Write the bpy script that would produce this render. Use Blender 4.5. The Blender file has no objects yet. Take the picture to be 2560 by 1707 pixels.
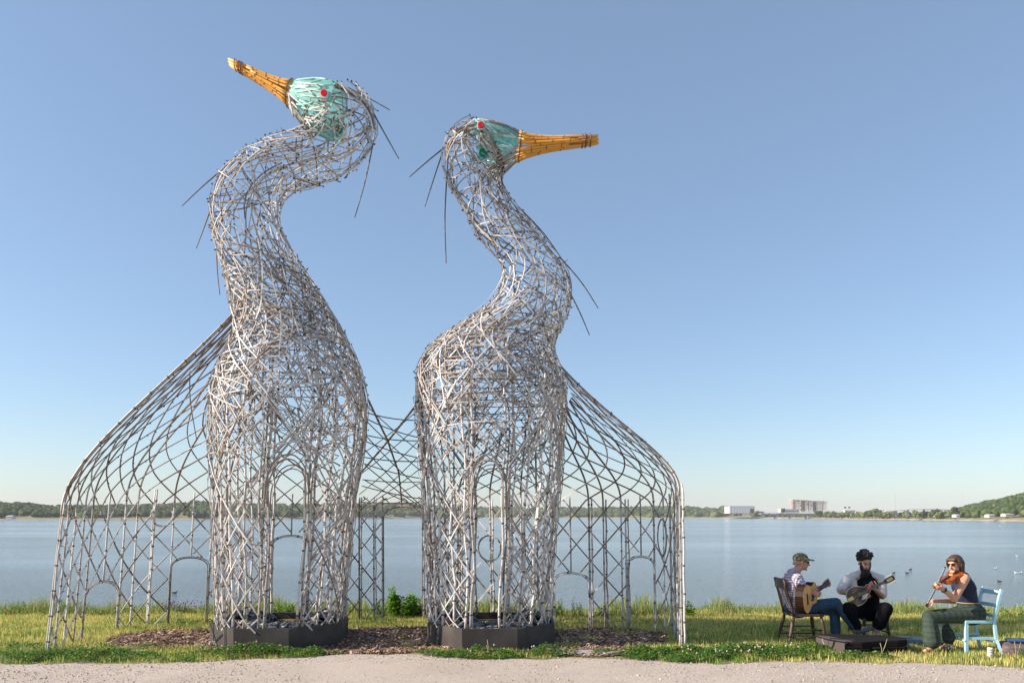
import bpy, math, random
import numpy as np
from mathutils import Vector, Matrix, noise as mn

R = math.radians
rng = np.random.default_rng(7)
random.seed(7)
scene = bpy.context.scene
C = scene.collection

# ------------------------------------------------------------------ camera
CAM_H = 1.7
FPX = 1920.0           # focal length in pixels of the 2560-wide photograph
HOR = 1291.0           # horizon row
cam_d = bpy.data.cameras.new('camera')
cam = bpy.data.objects.new('camera', cam_d)
C.objects.link(cam)
cam.location = (0, 0, CAM_H)
cam.rotation_euler = (R(90), 0, 0)
cam_d.sensor_width = 36
cam_d.lens = 36 * FPX / 2560
cam_d.shift_y = (HOR - 853.5) / 2560
cam_d.clip_start = 0.1
cam_d.clip_end = 20000
scene.camera = cam

# ------------------------------------------------------------------ light
SUN_EL = 29.0
SUN_DIR = Vector((-1.0, -0.16, 0)).normalized()       # towards the sun, in plan
w = bpy.data.worlds.new('World')
scene.world = w
w.use_nodes = True
nt = w.node_tree
nt.nodes.clear()
sky = nt.nodes.new('ShaderNodeTexSky')
sky.sky_type = 'NISHITA'
sky.sun_disc = False
sky.sun_elevation = R(SUN_EL)
sky.sun_rotation = math.atan2(SUN_DIR.x, SUN_DIR.y)
sky.altitude = 0
sky.air_density = 1.0
sky.dust_density = 0.55
sky.ozone_density = 3.2
bg = nt.nodes.new('ShaderNodeBackground')
bg.inputs[1].default_value = 0.112
wo = nt.nodes.new('ShaderNodeOutputWorld')
mxs = nt.nodes.new('ShaderNodeMix')        # thin high haze over the blue
mxs.data_type = 'RGBA'
mxs.inputs[0].default_value = 0.36
mxs.inputs[7].default_value = (1.85, 2.45, 3.25, 1)
nt.links.new(sky.outputs[0], mxs.inputs[6])
nt.links.new(mxs.outputs[2], bg.inputs[0])
nt.links.new(bg.outputs[0], wo.inputs[0])
sl = bpy.data.lights.new('sun', 'SUN')
sl.energy = 5.0
sl.angle = R(0.55)
sl.color = (1.0, 0.87, 0.73)
so = bpy.data.objects.new('sun', sl)
C.objects.link(so)
sv = Vector((SUN_DIR.x * math.cos(R(SUN_EL)), SUN_DIR.y * math.cos(R(SUN_EL)), math.sin(R(SUN_EL))))
so.rotation_euler = sv.to_track_quat('Z', 'Y').to_euler()
so.location = (-30, -10, 20)
scene.view_settings.view_transform = 'Standard'
scene.view_settings.look = 'None'
scene.view_settings.exposure = 0.80
scene.view_settings.gamma = 1.0


# ------------------------------------------------------------------ helpers
def P(px, py, Y):
    """a point of the place at distance Y from a pixel of the 2560x1707 photograph"""
    return Vector(((px - 1280) / FPX * Y, Y, CAM_H - (py - HOR) / FPX * Y))


DS = 1.08844


def D(px, py, Y):
    return P(px * DS, py * DS, Y)


def V(*a):
    return Vector(a)


def material(name, color=(.5, .5, .5), rough=.7, metal=0, attr=None, noise=None, bump=None, spec=.5, alpha=1, trans=0, coord='Object'):
    """noise = (scale, other colour, lo, hi) blotches; bump=(scale, strength, distance)"""
    m = bpy.data.materials.new(name)
    m.use_nodes = True
    n = m.node_tree.nodes
    L = m.node_tree.links
    b = n['Principled BSDF']
    b.inputs['Roughness'].default_value = rough
    b.inputs['Metallic'].default_value = metal
    b.inputs['Specular IOR Level'].default_value = spec
    b.inputs['Alpha'].default_value = alpha
    b.inputs['Base Color'].default_value = (*color, 1)
    src = None
    if attr:
        a = n.new('ShaderNodeAttribute')
        a.attribute_name = attr
        src = a.outputs['Color']
    tc = n.new('ShaderNodeTexCoord')
    if noise:
        for (sc, oc, lo, hi) in (noise if isinstance(noise, list) else [noise]):
            t = n.new('ShaderNodeTexNoise')
            t.inputs['Scale'].default_value = sc
            t.inputs['Detail'].default_value = 5
            L.new(tc.outputs[coord], t.inputs['Vector'])
            mr = n.new('ShaderNodeMapRange')
            mr.inputs[1].default_value = lo
            mr.inputs[2].default_value = hi
            L.new(t.outputs[0], mr.inputs[0])
            mx = n.new('ShaderNodeMix')
            mx.data_type = 'RGBA'
            L.new(mr.outputs[0], mx.inputs[0])
            if src is not None:
                L.new(src, mx.inputs[6])
            else:
                mx.inputs[6].default_value = (*color, 1)
            mx.inputs[7].default_value = (*oc, 1)
            src = mx.outputs[2]
    if src is not None:
        L.new(src, b.inputs['Base Color'])
    if trans:
        tr = n.new('ShaderNodeBsdfTranslucent')
        if src is not None:
            L.new(src, tr.inputs[0])
        else:
            tr.inputs[0].default_value = (*color, 1)
        ms = n.new('ShaderNodeMixShader')
        ms.inputs[0].default_value = trans
        L.new(b.outputs[0], ms.inputs[1])
        L.new(tr.outputs[0], ms.inputs[2])
        L.new(ms.outputs[0], n['Material Output'].inputs[0])
    if bump:
        t = n.new('ShaderNodeTexNoise')
        t.inputs['Scale'].default_value = bump[0]
        t.inputs['Detail'].default_value = 6
        L.new(tc.outputs[coord], t.inputs['Vector'])
        bp = n.new('ShaderNodeBump')
        bp.inputs['Strength'].default_value = bump[1]
        bp.inputs['Distance'].default_value = bump[2]
        L.new(t.outputs[0], bp.inputs['Height'])
        L.new(bp.outputs[0], b.inputs['Normal'])
    return m


class MB:
    """collects faces; build() links them as ONE mesh object"""

    def __init__(s):
        s.v = []
        s.f = []
        s.mi = []
        s.c = []
        s.smooth = []

    def add(s, verts, faces, mi=0, col=None, smooth=False):
        o = len(s.v)
        s.v.extend(tuple(v) for v in verts)
        s.c.extend([col or (1, 1, 1)] * len(verts))
        for f in faces:
            s.f.append(tuple(i + o for i in f))
            s.mi.append(mi)
            s.smooth.append(smooth)

    def box(s, c, size, rot=None, mi=0, col=None):
        x, y, z = (q / 2 for q in size)
        vs = [Vector((a * x, b * y, d * z)) for a in (-1, 1) for b in (-1, 1) for d in (-1, 1)]
        if rot is not None:
            vs = [rot @ v for v in vs]
        c = Vector(c)
        s.add([v + c for v in vs], [(0, 1, 3, 2), (4, 6, 7, 5), (0, 4, 5, 1), (2, 3, 7, 6), (0, 2, 6, 4), (1, 5, 7, 3)], mi, col)

    def bar(s, a, b, wd, th, up=Vector((0, 0, 1)), mi=0, col=None):
        a = Vector(a); b = Vector(b)
        d = (b - a)
        L = d.length
        if L < 1e-6: return
        d /= L
        sd = d.cross(up)
        if sd.length < 1e-3: sd = d.cross(Vector((1, 0, 0)))
        sd.normalize()
        u2 = sd.cross(d)
        rot = Matrix((d, sd, u2)).transposed()
        s.box((a + b) / 2, (L, wd, th), rot, mi, col)

    def tube(s, pts, rad, n=6, mi=0, col=None, cap=True, smooth=True):
        pts = [Vector(p) for p in pts]
        m = len(pts)
        if not hasattr(rad, '__len__'): rad = [rad] * m
        vs = []
        pn = None
        for i, p in enumerate(pts):
            t = (pts[min(i + 1, m - 1)] - pts[max(i - 1, 0)])
            if t.length < 1e-9: t = Vector((0, 0, 1))
            t.normalize()
            if pn is None:
                ref = Vector((0, 0, 1)) if abs(t.z) < .9 else Vector((1, 0, 0))
                pn = t.cross(ref).normalized()
            else:
                pn = (pn - t * pn.dot(t))
                if pn.length < 1e-6: pn = t.cross(Vector((0, 0, 1)))
                pn.normalize()
            bn = t.cross(pn)
            for k in range(n):
                a = 2 * math.pi * k / n
                vs.append(p + (pn * math.cos(a) + bn * math.sin(a)) * rad[i])
        fs = []
        for i in range(m - 1):
            for k in range(n):
                fs.append((i * n + k, i * n + (k + 1) % n, (i + 1) * n + (k + 1) % n, (i + 1) * n + k))
        if cap:
            fs.append(tuple(range(n))[::-1])
            fs.append(tuple((m - 1) * n + k for k in range(n)))
        s.add(vs, fs, mi, col, smooth)

    def strip(s, pts, nrm, wd, th, mi=0, col=None):
        """flat split of bamboo following pts, lying against the surface whose normals are nrm"""
        m = len(pts)
        vs = []
        for i, p in enumerate(pts):
            t = (pts[min(i + 1, m - 1)] - pts[max(i - 1, 0)]).normalized()
            sd = t.cross(nrm[i])
            if sd.length < 1e-4: sd = t.cross(Vector((0.3, 0.2, 1)))
            sd.normalize()
            u = sd.cross(t)
            a = sd * (wd / 2); b = u * (th / 2)
            vs += [p + a * .8 + b, p + a - b * .4, p - a - b * .4, p - a * .8 + b]
        fs = []
        for i in range(m - 1):
            for k in range(4):
                fs.append((i * 4 + k, (i + 1) * 4 + k, (i + 1) * 4 + (k + 1) % 4, i * 4 + (k + 1) % 4))
        fs.append((0, 1, 2, 3)); fs.append(tuple((m - 1) * 4 + k for k in (3, 2, 1, 0)))
        s.add(vs, fs, mi, col)

    def lathe(s, prof, n=16, c=(0, 0, 0), mi=0, col=None, smooth=True, sx=1, sy=1):
        c = Vector(c)
        vs = []
        for (r, z) in prof:
            for k in range(n):
                a = 2 * math.pi * k / n
                vs.append(c + Vector((r * math.cos(a) * sx, r * math.sin(a) * sy, z)))
        fs = []
        for i in range(len(prof) - 1):
            for k in range(n):
                fs.append((i * n + k, i * n + (k + 1) % n, (i + 1) * n + (k + 1) % n, (i + 1) * n + k))
        fs.append(tuple(range(n))[::-1])
        fs.append(tuple((len(prof) - 1) * n + k for k in range(n)))
        s.add(vs, fs, mi, col, smooth)

    def prism(s, outline, z0, z1, M=None, mi=0, col=None, bev=0):
        """outline: 2D points ccw, extruded z0..z1"""
        n = len(outline)
        cx = sum(p[0] for p in outline) / n; cy = sum(p[1] for p in outline) / n
        layers = [(z0, 1.0), (z1, 1.0)]
        if bev:
            layers = [(z0, 1 - bev), (z0 + (z1 - z0) * .12, 1), (z1 - (z1 - z0) * .12, 1), (z1, 1 - bev)]
        vs = []
        for z, k in layers:
            for (x, y) in outline:
                vs.append(Vector((cx + (x - cx) * k, cy + (y - cy) * k, z)))
        if M is not None: vs = [M @ v for v in vs]
        fs = []
        for l in range(len(layers) - 1):
            for i in range(n):
                fs.append((l * n + i, l * n + (i + 1) % n, (l + 1) * n + (i + 1) % n, (l + 1) * n + i))
        fs.append(tuple(range(n))[::-1])
        fs.append(tuple((len(layers) - 1) * n + i for i in range(n)))
        s.add(vs, fs, mi, col)

    def build(s, name, mats, parent=None, origin=None):
        me = bpy.data.meshes.new(name)
        vv = s.v
        if origin is not None:
            o = Vector(origin)
            vv = [Vector(v) - o for v in s.v]
        me.from_pydata(vv, [], s.f)
        if not isinstance(mats, (list, tuple)): mats = [mats]
        for m in mats: me.materials.append(m)
        if len(mats) > 1: me.polygons.foreach_set('material_index', s.mi)
        me.polygons.foreach_set('use_smooth', s.smooth)
        ca = me.color_attributes.new('tint', 'FLOAT_COLOR', 'POINT')
        arr = np.ones((len(s.v), 4), dtype=np.float32)
        if len(s.v): arr[:, :3] = np.array(s.c, dtype=np.float32)
        ca.data.foreach_set('color', arr.ravel())
        me.update()
        o = bpy.data.objects.new(name, me)
        C.objects.link(o)
        if parent is not None: o.parent = parent
        if origin is not None: o.location = origin
        return o


def np_mesh(name, verts, faces_n, nper, mat, cols=None, parent=None, smooth=False):
    """verts (N,3) array, faces (M,nper) array"""
    me = bpy.data.meshes.new(name)
    me.vertices.add(len(verts))
    me.vertices.foreach_set('co', np.asarray(verts, dtype=np.float32).ravel())
    me.loops.add(faces_n.size)
    me.loops.foreach_set('vertex_index', faces_n.astype(np.int32).ravel())
    me.polygons.add(len(faces_n))
    me.polygons.foreach_set('loop_start', np.arange(0, faces_n.size, nper, dtype=np.int32))
    me.polygons.foreach_set('loop_total', np.full(len(faces_n), nper, dtype=np.int32))
    if smooth: me.polygons.foreach_set('use_smooth', np.ones(len(faces_n), dtype=bool))
    me.update(calc_edges=True)
    if cols is not None:
        ca = me.color_attributes.new('tint', 'FLOAT_COLOR', 'POINT')
        arr = np.ones((len(verts), 4), dtype=np.float32)
        arr[:, :3] = cols
        ca.data.foreach_set('color', arr.ravel())
    me.materials.append(mat)
    o = bpy.data.objects.new(name, me)
    C.objects.link(o)
    if parent: o.parent = parent
    return o


def tag(o, label=None, cat=None, group=None, kind=None):
    if label: o['label'] = label
    if cat: o['category'] = cat
    if group: o['group'] = group
    if kind: o['kind'] = kind
    return o


def thing(name, label, cat, loc=(0, 0, 0), rz=0, group=None):
    o = bpy.data.objects.new(name, None)
    C.objects.link(o)
    o.location = loc
    o.rotation_euler = (0, 0, rz)
    o.empty_display_size = .2
    tag(o, label, cat, group)
    return o


def at_origin(o, root):
    """child built in world coordinates under an empty that stands away from the origin"""
    o.matrix_parent_inverse = Matrix.Translation(-Vector(root.location))
    return o


def srgb(r, g, b):
    f = lambda c: ((c / 255 + .055) / 1.055) ** 2.4 if c > 10 else c / 255 / 12.92
    return (f(r), f(g), f(b))


def nz(x, y, s=1.0, o=0):
    return mn.noise(Vector((x * s + o, y * s - o, o * .37)))


def npnoise(x, y, s, seed=0):
    """cheap smooth value noise on arrays"""
    r = np.random.default_rng(seed)
    tab = r.random((64, 64))
    xs = x * s; ys = y * s
    xi = np.floor(xs).astype(int); yi = np.floor(ys).astype(int)
    fx = xs - xi; fy = ys - yi
    fx = fx * fx * (3 - 2 * fx); fy = fy * fy * (3 - 2 * fy)
    g = lambda a, b: tab[a % 64, b % 64]
    return (g(xi, yi) * (1 - fx) + g(xi + 1, yi) * fx) * (1 - fy) + (g(xi, yi + 1) * (1 - fx) + g(xi + 1, yi + 1) * fx) * fy


# ------------------------------------------------------------------ materials
M_bamboo = material('weathered_bamboo', attr='tint', rough=.62, noise=[(9, (.16, .10, .065), .56, .70), (60, (.30, .24, .19), .55, .8)], bump=(90, .25, .002))
M_tie = material('tie_wire', (.035, .026, .022), rough=.7)
M_orange = material('orange_bamboo', attr='tint', rough=.45, noise=(14, (.30, .10, .015), .62, .8), bump=(80, .2, .002))
M_net = material('turquoise_netting', (.28, .68, .62), rough=.6, noise=(18, (.62, .85, .80), .5, .7), trans=.45, alpha=.86)
M_red = material('red_plastic', (.62, .01, .02), rough=.25)
M_green_disc = material('green_plastic', (.0, .22, .11), rough=.3)
M_whitep = material('white_plastic', (.75, .74, .72), rough=.4)
M_planter = material('charcoal_panel', (.052, .045, .042), rough=.75, spec=.25, noise=(2.5, (.10, .09, .082), .45, .75), bump=(120, .15, .002))
M_stone = material('river_stone', attr='tint', rough=.45, bump=(30, .2, .004))
M_leaf = material('leaf', attr='tint', rough=.55, trans=.35, spec=.3)
M_grass = material('grass_blade', attr='tint', rough=.65, trans=.35, spec=.2)
M_canopy = material('tree_foliage', attr='tint', rough=.8, spec=.1, noise=(.35, (.018, .032, .012), .45, .7), bump=(.9, 1.0, 1.2))
M_bark = material('bark', (.09, .07, .05), rough=.9)
M_lightwood = material('bare_timber', (.45, .27, .11), rough=.6)

# ------------------------------------------------------------------ ground, path, mulch, water
def path_edge_Y(X):
    """far edge of the gravel path"""
    xs = [-9, -7, -5.6, -4.4, -3.4, -2.6, -2.0, -1.2, -.3, .5, 1.3, 2.4, 3.2, 4.6, 5.6, 6.4, 9]
    ys = [8.9, 8.95, 8.85, 8.9, 9.05, 9.25, 9.5, 9.45, 9.08, 9.15, 9.2, 8.82, 8.95, 8.9, 8.62, 8.35, 8.1]
    return np.interp(X, xs, ys)


def ground_z(X, Y):
    X = np.asarray(X, dtype=float); Y = np.asarray(Y, dtype=float)
    t = np.clip((Y - 13.5) / 6.0, 0, 1)
    z = -2.9 * t * t * (3 - 2 * t)
    z = z + (npnoise(X, Y, .9, 3) - .5) * .05 * np.clip((Y - 9.2) / 1.0, 0, 1)
    return z


def grid(xs, ys, zf):
    X, Y = np.meshgrid(xs, ys)
    Z = zf(X, Y)
    v = np.stack([X.ravel(), Y.ravel(), Z.ravel()], 1)
    nx = len(xs); ny = len(ys)
    i = np.arange(nx - 1); j = np.arange(ny - 1)
    I, J = np.meshgrid(i, j)
    a = (J * nx + I).ravel()
    return v, np.stack([a, a + 1, a + nx + 1, a + nx], 1)


M_soil = material('lawn_soil', (.26, .22, .09), rough=.95, noise=[(1.1, (.14, .15, .045), .4, .65), (25, (.34, .28, .13), .5, .75)], bump=(40, .6, .02))
v, f = grid(np.concatenate([np.linspace(-60, -10, 15)[:-1], np.linspace(-10, 10, 140), np.linspace(10, 60, 15)[1:]]),
            np.concatenate([np.linspace(-30, 6, 12)[:-1], np.linspace(6, 21, 110)]), ground_z)
g = np_mesh('ground', v, f, 4, M_soil, smooth=True)
tag(g, kind='structure')

M_gravel = material('gravel', (.50, .43, .37), rough=.95, noise=[(150, (.22, .18, .15), .54, .66), (70, (.55, .50, .44), .55, .75), (.8, (.40, .34, .28), .45, .8), (3.2, (.42, .36, .30), .52, .75)], bump=(150, .9, .011))
xs = np.linspace(-40, 40, 700)
rows = 12
vv = []
for k in range(rows):
    q = k / (rows - 1)
    e = path_edge_Y(xs) + (npnoise(xs, xs * 0, 3.0, 5) - .5) * .12 + (npnoise(xs, xs * 0 + 3, 11., 6) - .5) * .06
    y = 1.0 + (e - 1.0) * q
    vv.append(np.stack([xs, y, ground_z(xs, y) * 0 + .012 - .006 * (q > .99) + (npnoise(xs, y, 2.2, 8) - .5) * .012], 1))
v = np.concatenate(vv)
n_ = len(xs)
I, J = np.meshgrid(np.arange(n_ - 1), np.arange(rows - 1))
a = (J * n_ + I).ravel()
g = np_mesh('gravel_path', v, np.stack([a, a + 1, a + n_ + 1, a + n_], 1), 4, M_gravel, smooth=True)
tag(g, kind='structure')

# loose stones on the path
def rock_cloud(name, px, py, pz, size, cols, mat, flat=.6, seed=1):
    r = np.random.default_rng(seed)
    n = len(px)
    base = np.array([[1, 0, 0], [0, 1, 0], [-1, 0, 0], [0, -1, 0], [0, 0, 1], [0, 0, -1]], float)
    v = base[None] * (1 + (r.random((n, 6, 1)) - .5) * .6)
    v = v + (r.random((n, 6, 3)) - .5) * .35
    ang = r.random(n) * 6.28
    ca, sa = np.cos(ang), np.sin(ang)
    x = v[..., 0] * ca[:, None] - v[..., 1] * sa[:, None]
    y = v[..., 0] * sa[:, None] + v[..., 1] * ca[:, None]
    v = np.stack([x, y, v[..., 2] * flat], -1) * size[:, None, None]
    v = v + np.stack([px, py, pz], -1)[:, None]
    fb = np.array([[0, 1, 4], [1, 2, 4], [2, 3, 4], [3, 0, 4], [1, 0, 5], [2, 1, 5], [3, 2, 5], [0, 3, 5]])
    f = (fb[None] + (np.arange(n) * 6)[:, None, None]).reshape(-1, 3)
    return np_mesh(name, v.reshape(-1, 3), f, 3, mat, cols=np.repeat(cols, 6, 0))


N = 26000
gx = rng.uniform(-7.5, 7.5, N); gy = rng.uniform(6.9, 9.6, N)
ok = gy < path_edge_Y(gx) + .08
gx, gy = gx[ok], gy[ok]
gs = rng.gamma(2.0, .0018, len(gx)) + .0018
k = rng.random((len(gx), 1))
gc = np.where(k < .5, [[.50, .43, .37]], np.where(k < .88, [[.27, .23, .20]], [[.60, .54, .48]])) * (0.8 + .4 * rng.random((len(gx), 1)))
M_grain = material('gravel_grain', attr='tint', rough=.9)
g = rock_cloud('loose_gravel', gx, gy, np.full(len(gx), .014), gs, gc, M_grain, seed=2)
tag(g, 'loose pale gravel grains scattered over the path', 'gravel', kind='stuff')

# mulch
def in_mulch(X, Y):
    X = np.asarray(X, float); Y = np.asarray(Y, float)
    wob = (npnoise(X, Y, 1.7, 12) - .5) * .5
    m = np.zeros(X.shape, bool)
    for (cx, cy, rx, ry) in ((-4.6, 10.75, .95, .75), (-3.6, 11.2, .7, .7), (-1.75, 10.9, .95, .9), (-1.8, 10.1, .85, .7), (-.3, 11.5, 1.0, .7), (1.1, 10.75, 1.1, .95), (.8, 10.0, .9, .75), (-3.17, 10.55, 1.0, 1.0), (-.28, 10.55, 1.0, 1.0)):
        m |= ((X - cx) / rx) ** 2 + ((Y - cy) / ry) ** 2 < 1 + wob
    m &= Y > path_edge_Y(X) + .02
    m &= (npnoise(X, Y, 2.6, 14) * .6 + npnoise(X, Y, 7, 15) * .4 > .24)
    return m


M_mulch = material('mulch', (.22, .13, .085), rough=.95, noise=[(60, (.27, .17, .12), .5, .7), (20, (.07, .04, .025), .5, .7)], bump=(90, 1, .02))
xs = np.arange(-6, 2.6, .04); ys = np.arange(9.0, 12.6, .04)
v, f = grid(xs, ys, lambda X, Y: ground_z(X, Y) + .006 + (npnoise(X, Y, 9, 13)) * .012)
keep = in_mulch(v[f].mean(1)[:, 0], v[f].mean(1)[:, 1])
g = np_mesh('mulch_bed', v, f[keep], 4, M_mulch, smooth=True)
tag(g, kind='structure')
N = 16000
mx = rng.uniform(-6, 2.6, N); my = rng.uniform(9.0, 12.4, N)
ok = in_mulch(mx, my); mx, my = mx[ok], my[ok]
n = len(mx)
L_ = rng.uniform(.012, .05, n); W_ = rng.uniform(.004, .012, n)
an = rng.uniform(0, 6.28, n); tl = rng.uniform(-.5, .5, n)
dx, dy = np.cos(an), np.sin(an)
z0 = ground_z(mx, my) + .018 + rng.uniform(0, .012, n)
c = np.stack([mx, my, z0], 1)
a = np.stack([dx * L_, dy * L_, tl * L_], 1); b = np.stack([-dy * W_, dx * W_, rng.uniform(-.006, .006, n)], 1)
v = np.stack([c - a - b, c + a - b, c + a + b, c - a + b], 1).reshape(-1, 3)
f = np.arange(n * 4).reshape(n, 4)
k = rng.random((n, 1))
mc = np.where(k < .5, [[.26, .155, .10]], np.where(k < .8, [[.48, .34, .25]], [[.11, .07, .045]])) * (.8 + .5 * rng.random((n, 1)))
g = np_mesh('wood_chips', v, f, 4, M_grain, cols=np.repeat(mc, 4, 0))
tag(g, 'reddish brown bark chips of the mulch beds', 'wood chips', kind='stuff')

# water
WZ = -2.5
M_water = bpy.data.materials.new('bay_water')
M_water.use_nodes = True
n = M_water.node_tree.nodes; L = M_water.node_tree.links
b = n['Principled BSDF']
b.inputs['Base Color'].default_value = (.15, .205, .25, 1)
b.inputs['Roughness'].default_value = .12
b.inputs['IOR'].default_value = 1.33
tc = n.new('ShaderNodeTexCoord')
mp = n.new('ShaderNodeMapping'); mp.inputs['Scale'].default_value = (.006, .035, 1)
L.new(tc.outputs['Object'], mp.inputs[0])
band = n.new('ShaderNodeTexNoise'); band.inputs['Scale'].default_value = 1.0; band.inputs['Detail'].default_value = 6
L.new(mp.outputs[0], band.inputs['Vector'])
mr = n.new('ShaderNodeMapRange'); mr.inputs[1].default_value = .36; mr.inputs[2].default_value = .66
mr.inputs[3].default_value = .15; mr.inputs[4].default_value = 1.0
L.new(band.outputs[0], mr.inputs[0])
wv = n.new('ShaderNodeTexNoise'); wv.inputs['Scale'].default_value = 1.0; wv.inputs['Detail'].default_value = 7; wv.inputs['Roughness'].default_value = .6
mp2 = n.new('ShaderNodeMapping'); mp2.inputs['Scale'].default_value = (1.3, 2.6, 1)
L.new(tc.outputs['Object'], mp2.inputs[0]); L.new(mp2.outputs[0], wv.inputs['Vector'])
bp = n.new('ShaderNodeBump'); bp.inputs['Distance'].default_value = .32
L.new(mr.outputs[0], bp.inputs['Strength']); L.new(wv.outputs[0], bp.inputs['Height']); L.new(bp.outputs[0], b.inputs['Normal'])
ys = np.concatenate([[14.5], np.geomspace(16, 6500, 40)])
v, f = grid(np.linspace(-5400, 5400, 41), ys, lambda X, Y: X * 0 + WZ)
g = np_mesh('water', v, f, 4, M_water)
tag(g, kind='structure')

# ------------------------------------------------------------------ far shore
def shore_dist(X_over_Y):
    px = 1280 + FPX * X_over_Y
    y = np.interp(px, [-400, 0, 500, 1200, 1900, 2050, 2250, 2560, 3000], [1303, 1300, 1298, 1294.6, 1295.6, 1296.6, 1298.6, 1302.5, 1306])
    return (CAM_H - WZ) * FPX / (y - HOR)


# top of the tree line in photo rows
TREE_X = [-600, 0, 70, 110, 220, 330, 440, 485, 540, 700, 870, 980, 1055, 1100, 1400, 1500, 1600, 1700, 1745, 1790, 1815, 1850, 1890, 1910, 2000, 2200, 2370, 2395, 2450, 2500, 2560, 2700, 3200]
TREE_Y = [1246, 1252, 1254, 1260, 1261, 1258, 1255, 1249, 1253, 1257, 1256, 1254, 1258, 1264, 1266, 1266, 1264, 1263, 1266, 1268, 1262, 1262, 1270, 1281, 1284, 1283, 1274, 1268, 1252, 1244, 1228, 1205, 1190]


def canopy_top(px, dist):
    y = np.interp(px, TREE_X, TREE_Y)
    return CAM_H + (HOR - y) / FPX * dist


M_shoreland = material('shore_land', (.16, .17, .07), rough=.95, noise=(.02, (.26, .23, .13), .45, .6))
M_sand = material('shore_sand', (.42, .33, .23), rough=.95, noise=(.05, (.30, .22, .15), .45, .6))
# land wedge behind the water's edge: beach strip, then rising ground under the trees
pxs = np.linspace(-900, 3400, 300)
rat = (pxs - 1280) / FPX
d0 = shore_dist(rat)
prof = [(0, WZ - .5), (2, WZ + .05), (10, WZ + 1.0), (30, 0.3), (60, 1.2)]
vv = []
for (off, z) in prof:
    d = d0 + off
    vv.append(np.stack([rat * d, d, np.full(len(d), z)], 1))
for frac, off in ((.45, 130), (.62, 320), (.3, 900)):
    d = d0 + off
    top = (canopy_top(pxs, d) - 9) * frac
    vv.append(np.stack([rat * d, d, np.maximum(top, 1.5)], 1))
v = np.concatenate(vv); n_ = len(pxs)
I, J = np.meshgrid(np.arange(n_ - 1), np.arange(len(vv) - 1))
a = (J * n_ + I).ravel()
f = np.stack([a, a + 1, a + n_ + 1, a + n_], 1)
bz = f[J.ravel() < 2]; lz = f[J.ravel() >= 2]
g = np_mesh('far_shore', v, lz, 4, M_shoreland, smooth=True); tag(g, kind='structure')
g = np_mesh('far_beach', v, bz, 4, M_sand, smooth=True); tag(g, kind='structure')


def ico(sub=2):
    import bmesh
    bm = bmesh.new()
    bmesh.ops.create_icosphere(bm, subdivisions=sub, radius=1)
    v = np.array([tuple(q.co) for q in bm.verts]); f = np.array([[q.index for q in fa.verts] for fa in bm.faces])
    bm.free()
    return v, f


ICO2, ICO2F = ico(2)
ICO3, ICO3F = ico(3)


def crown_cloud(name, centers, radii, cols, mat, seed=1, squash=.85, base=(ICO2, ICO2F), lump=.35):
    r = np.random.default_rng(seed)
    n = len(centers)
    bv, bf = base
    vs = np.repeat(bv[None], n, 0)
    ph = r.random((n, 1, 3)) * 20
    q = vs * 2.3 + ph
    dsp = np.sin(q[..., 0] * 1.9 + np.sin(q[..., 1] * 2.3)) * np.sin(q[..., 1] * 2.1 + q[..., 2]) + .6 * np.sin(q[..., 2] * 4.1 + q[..., 0] * 3.7)
    vs = vs * (1 + lump * dsp[..., None] * .6 + (r.random((n, len(bv), 1)) - .5) * lump * .6)
    vs = vs * radii[:, None, None] * np.array([1, 1, squash])
    vs = vs + centers[:, None]
    f = (bf[None] + (np.arange(n) * len(bv))[:, None, None]).reshape(-1, 3)
    c = np.repeat(cols, len(bv), 0) * (.75 + .5 * r.random((n * len(bv), 1)))
    return np_mesh(name, vs.reshape(-1, 3), f, 3, mat, cols=c)


def forest(name, x0, x1, count, label, seed, offs=(25, 420), rad=(4.5, 9)):
    r = np.random.default_rng(seed)
    px = r.uniform(x0, x1, count)
    # far ones higher: fraction of the canopy height
    fr = r.random(count) ** .8
    rt = (px - 1280) / FPX
    d = shore_dist(rt) + offs[0] + fr * (offs[1] - offs[0])
    top = canopy_top(px, d)
    rr = r.uniform(rad[0], rad[1], count) * np.clip(shore_dist(rt) / 1300, .6, 1.5)
    low = 2.5
    z = low + (top - low) * (.25 + .75 * fr) - rr * .8
    z = np.maximum(z, rr * .4)
    c = np.stack([rt * d, d, z], 1)
    k = r.random((count, 1))
    cols = np.where(k < .45, [[.045, .075, .022]], np.where(k < .85, [[.075, .115, .035]], [[.12, .15, .05]])) * (.75 + .5 * r.random((count, 1)))
    g = crown_cloud(name, c, rr, cols, M_canopy, seed)
    tag(g, label, 'woodland', kind='stuff')
    return g


forest('far_woodland', -700, 1830, 3000, 'low dark wooded hills along the far shore of the bay', 21)
forest('hillside_woodland', 2385, 3100, 1100, 'green wooded hillside rising at the right behind the beach', 22, offs=(20, 220), rad=(3.5, 7))
forest('inland_woodland', 1830, 2400, 260, 'low strip of woodland behind bridge and viaduct', 23, offs=(60, 200), rad=(3, 5))

# shoreline trees one can tell apart (right of the bridge)
M_crown = M_canopy


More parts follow.
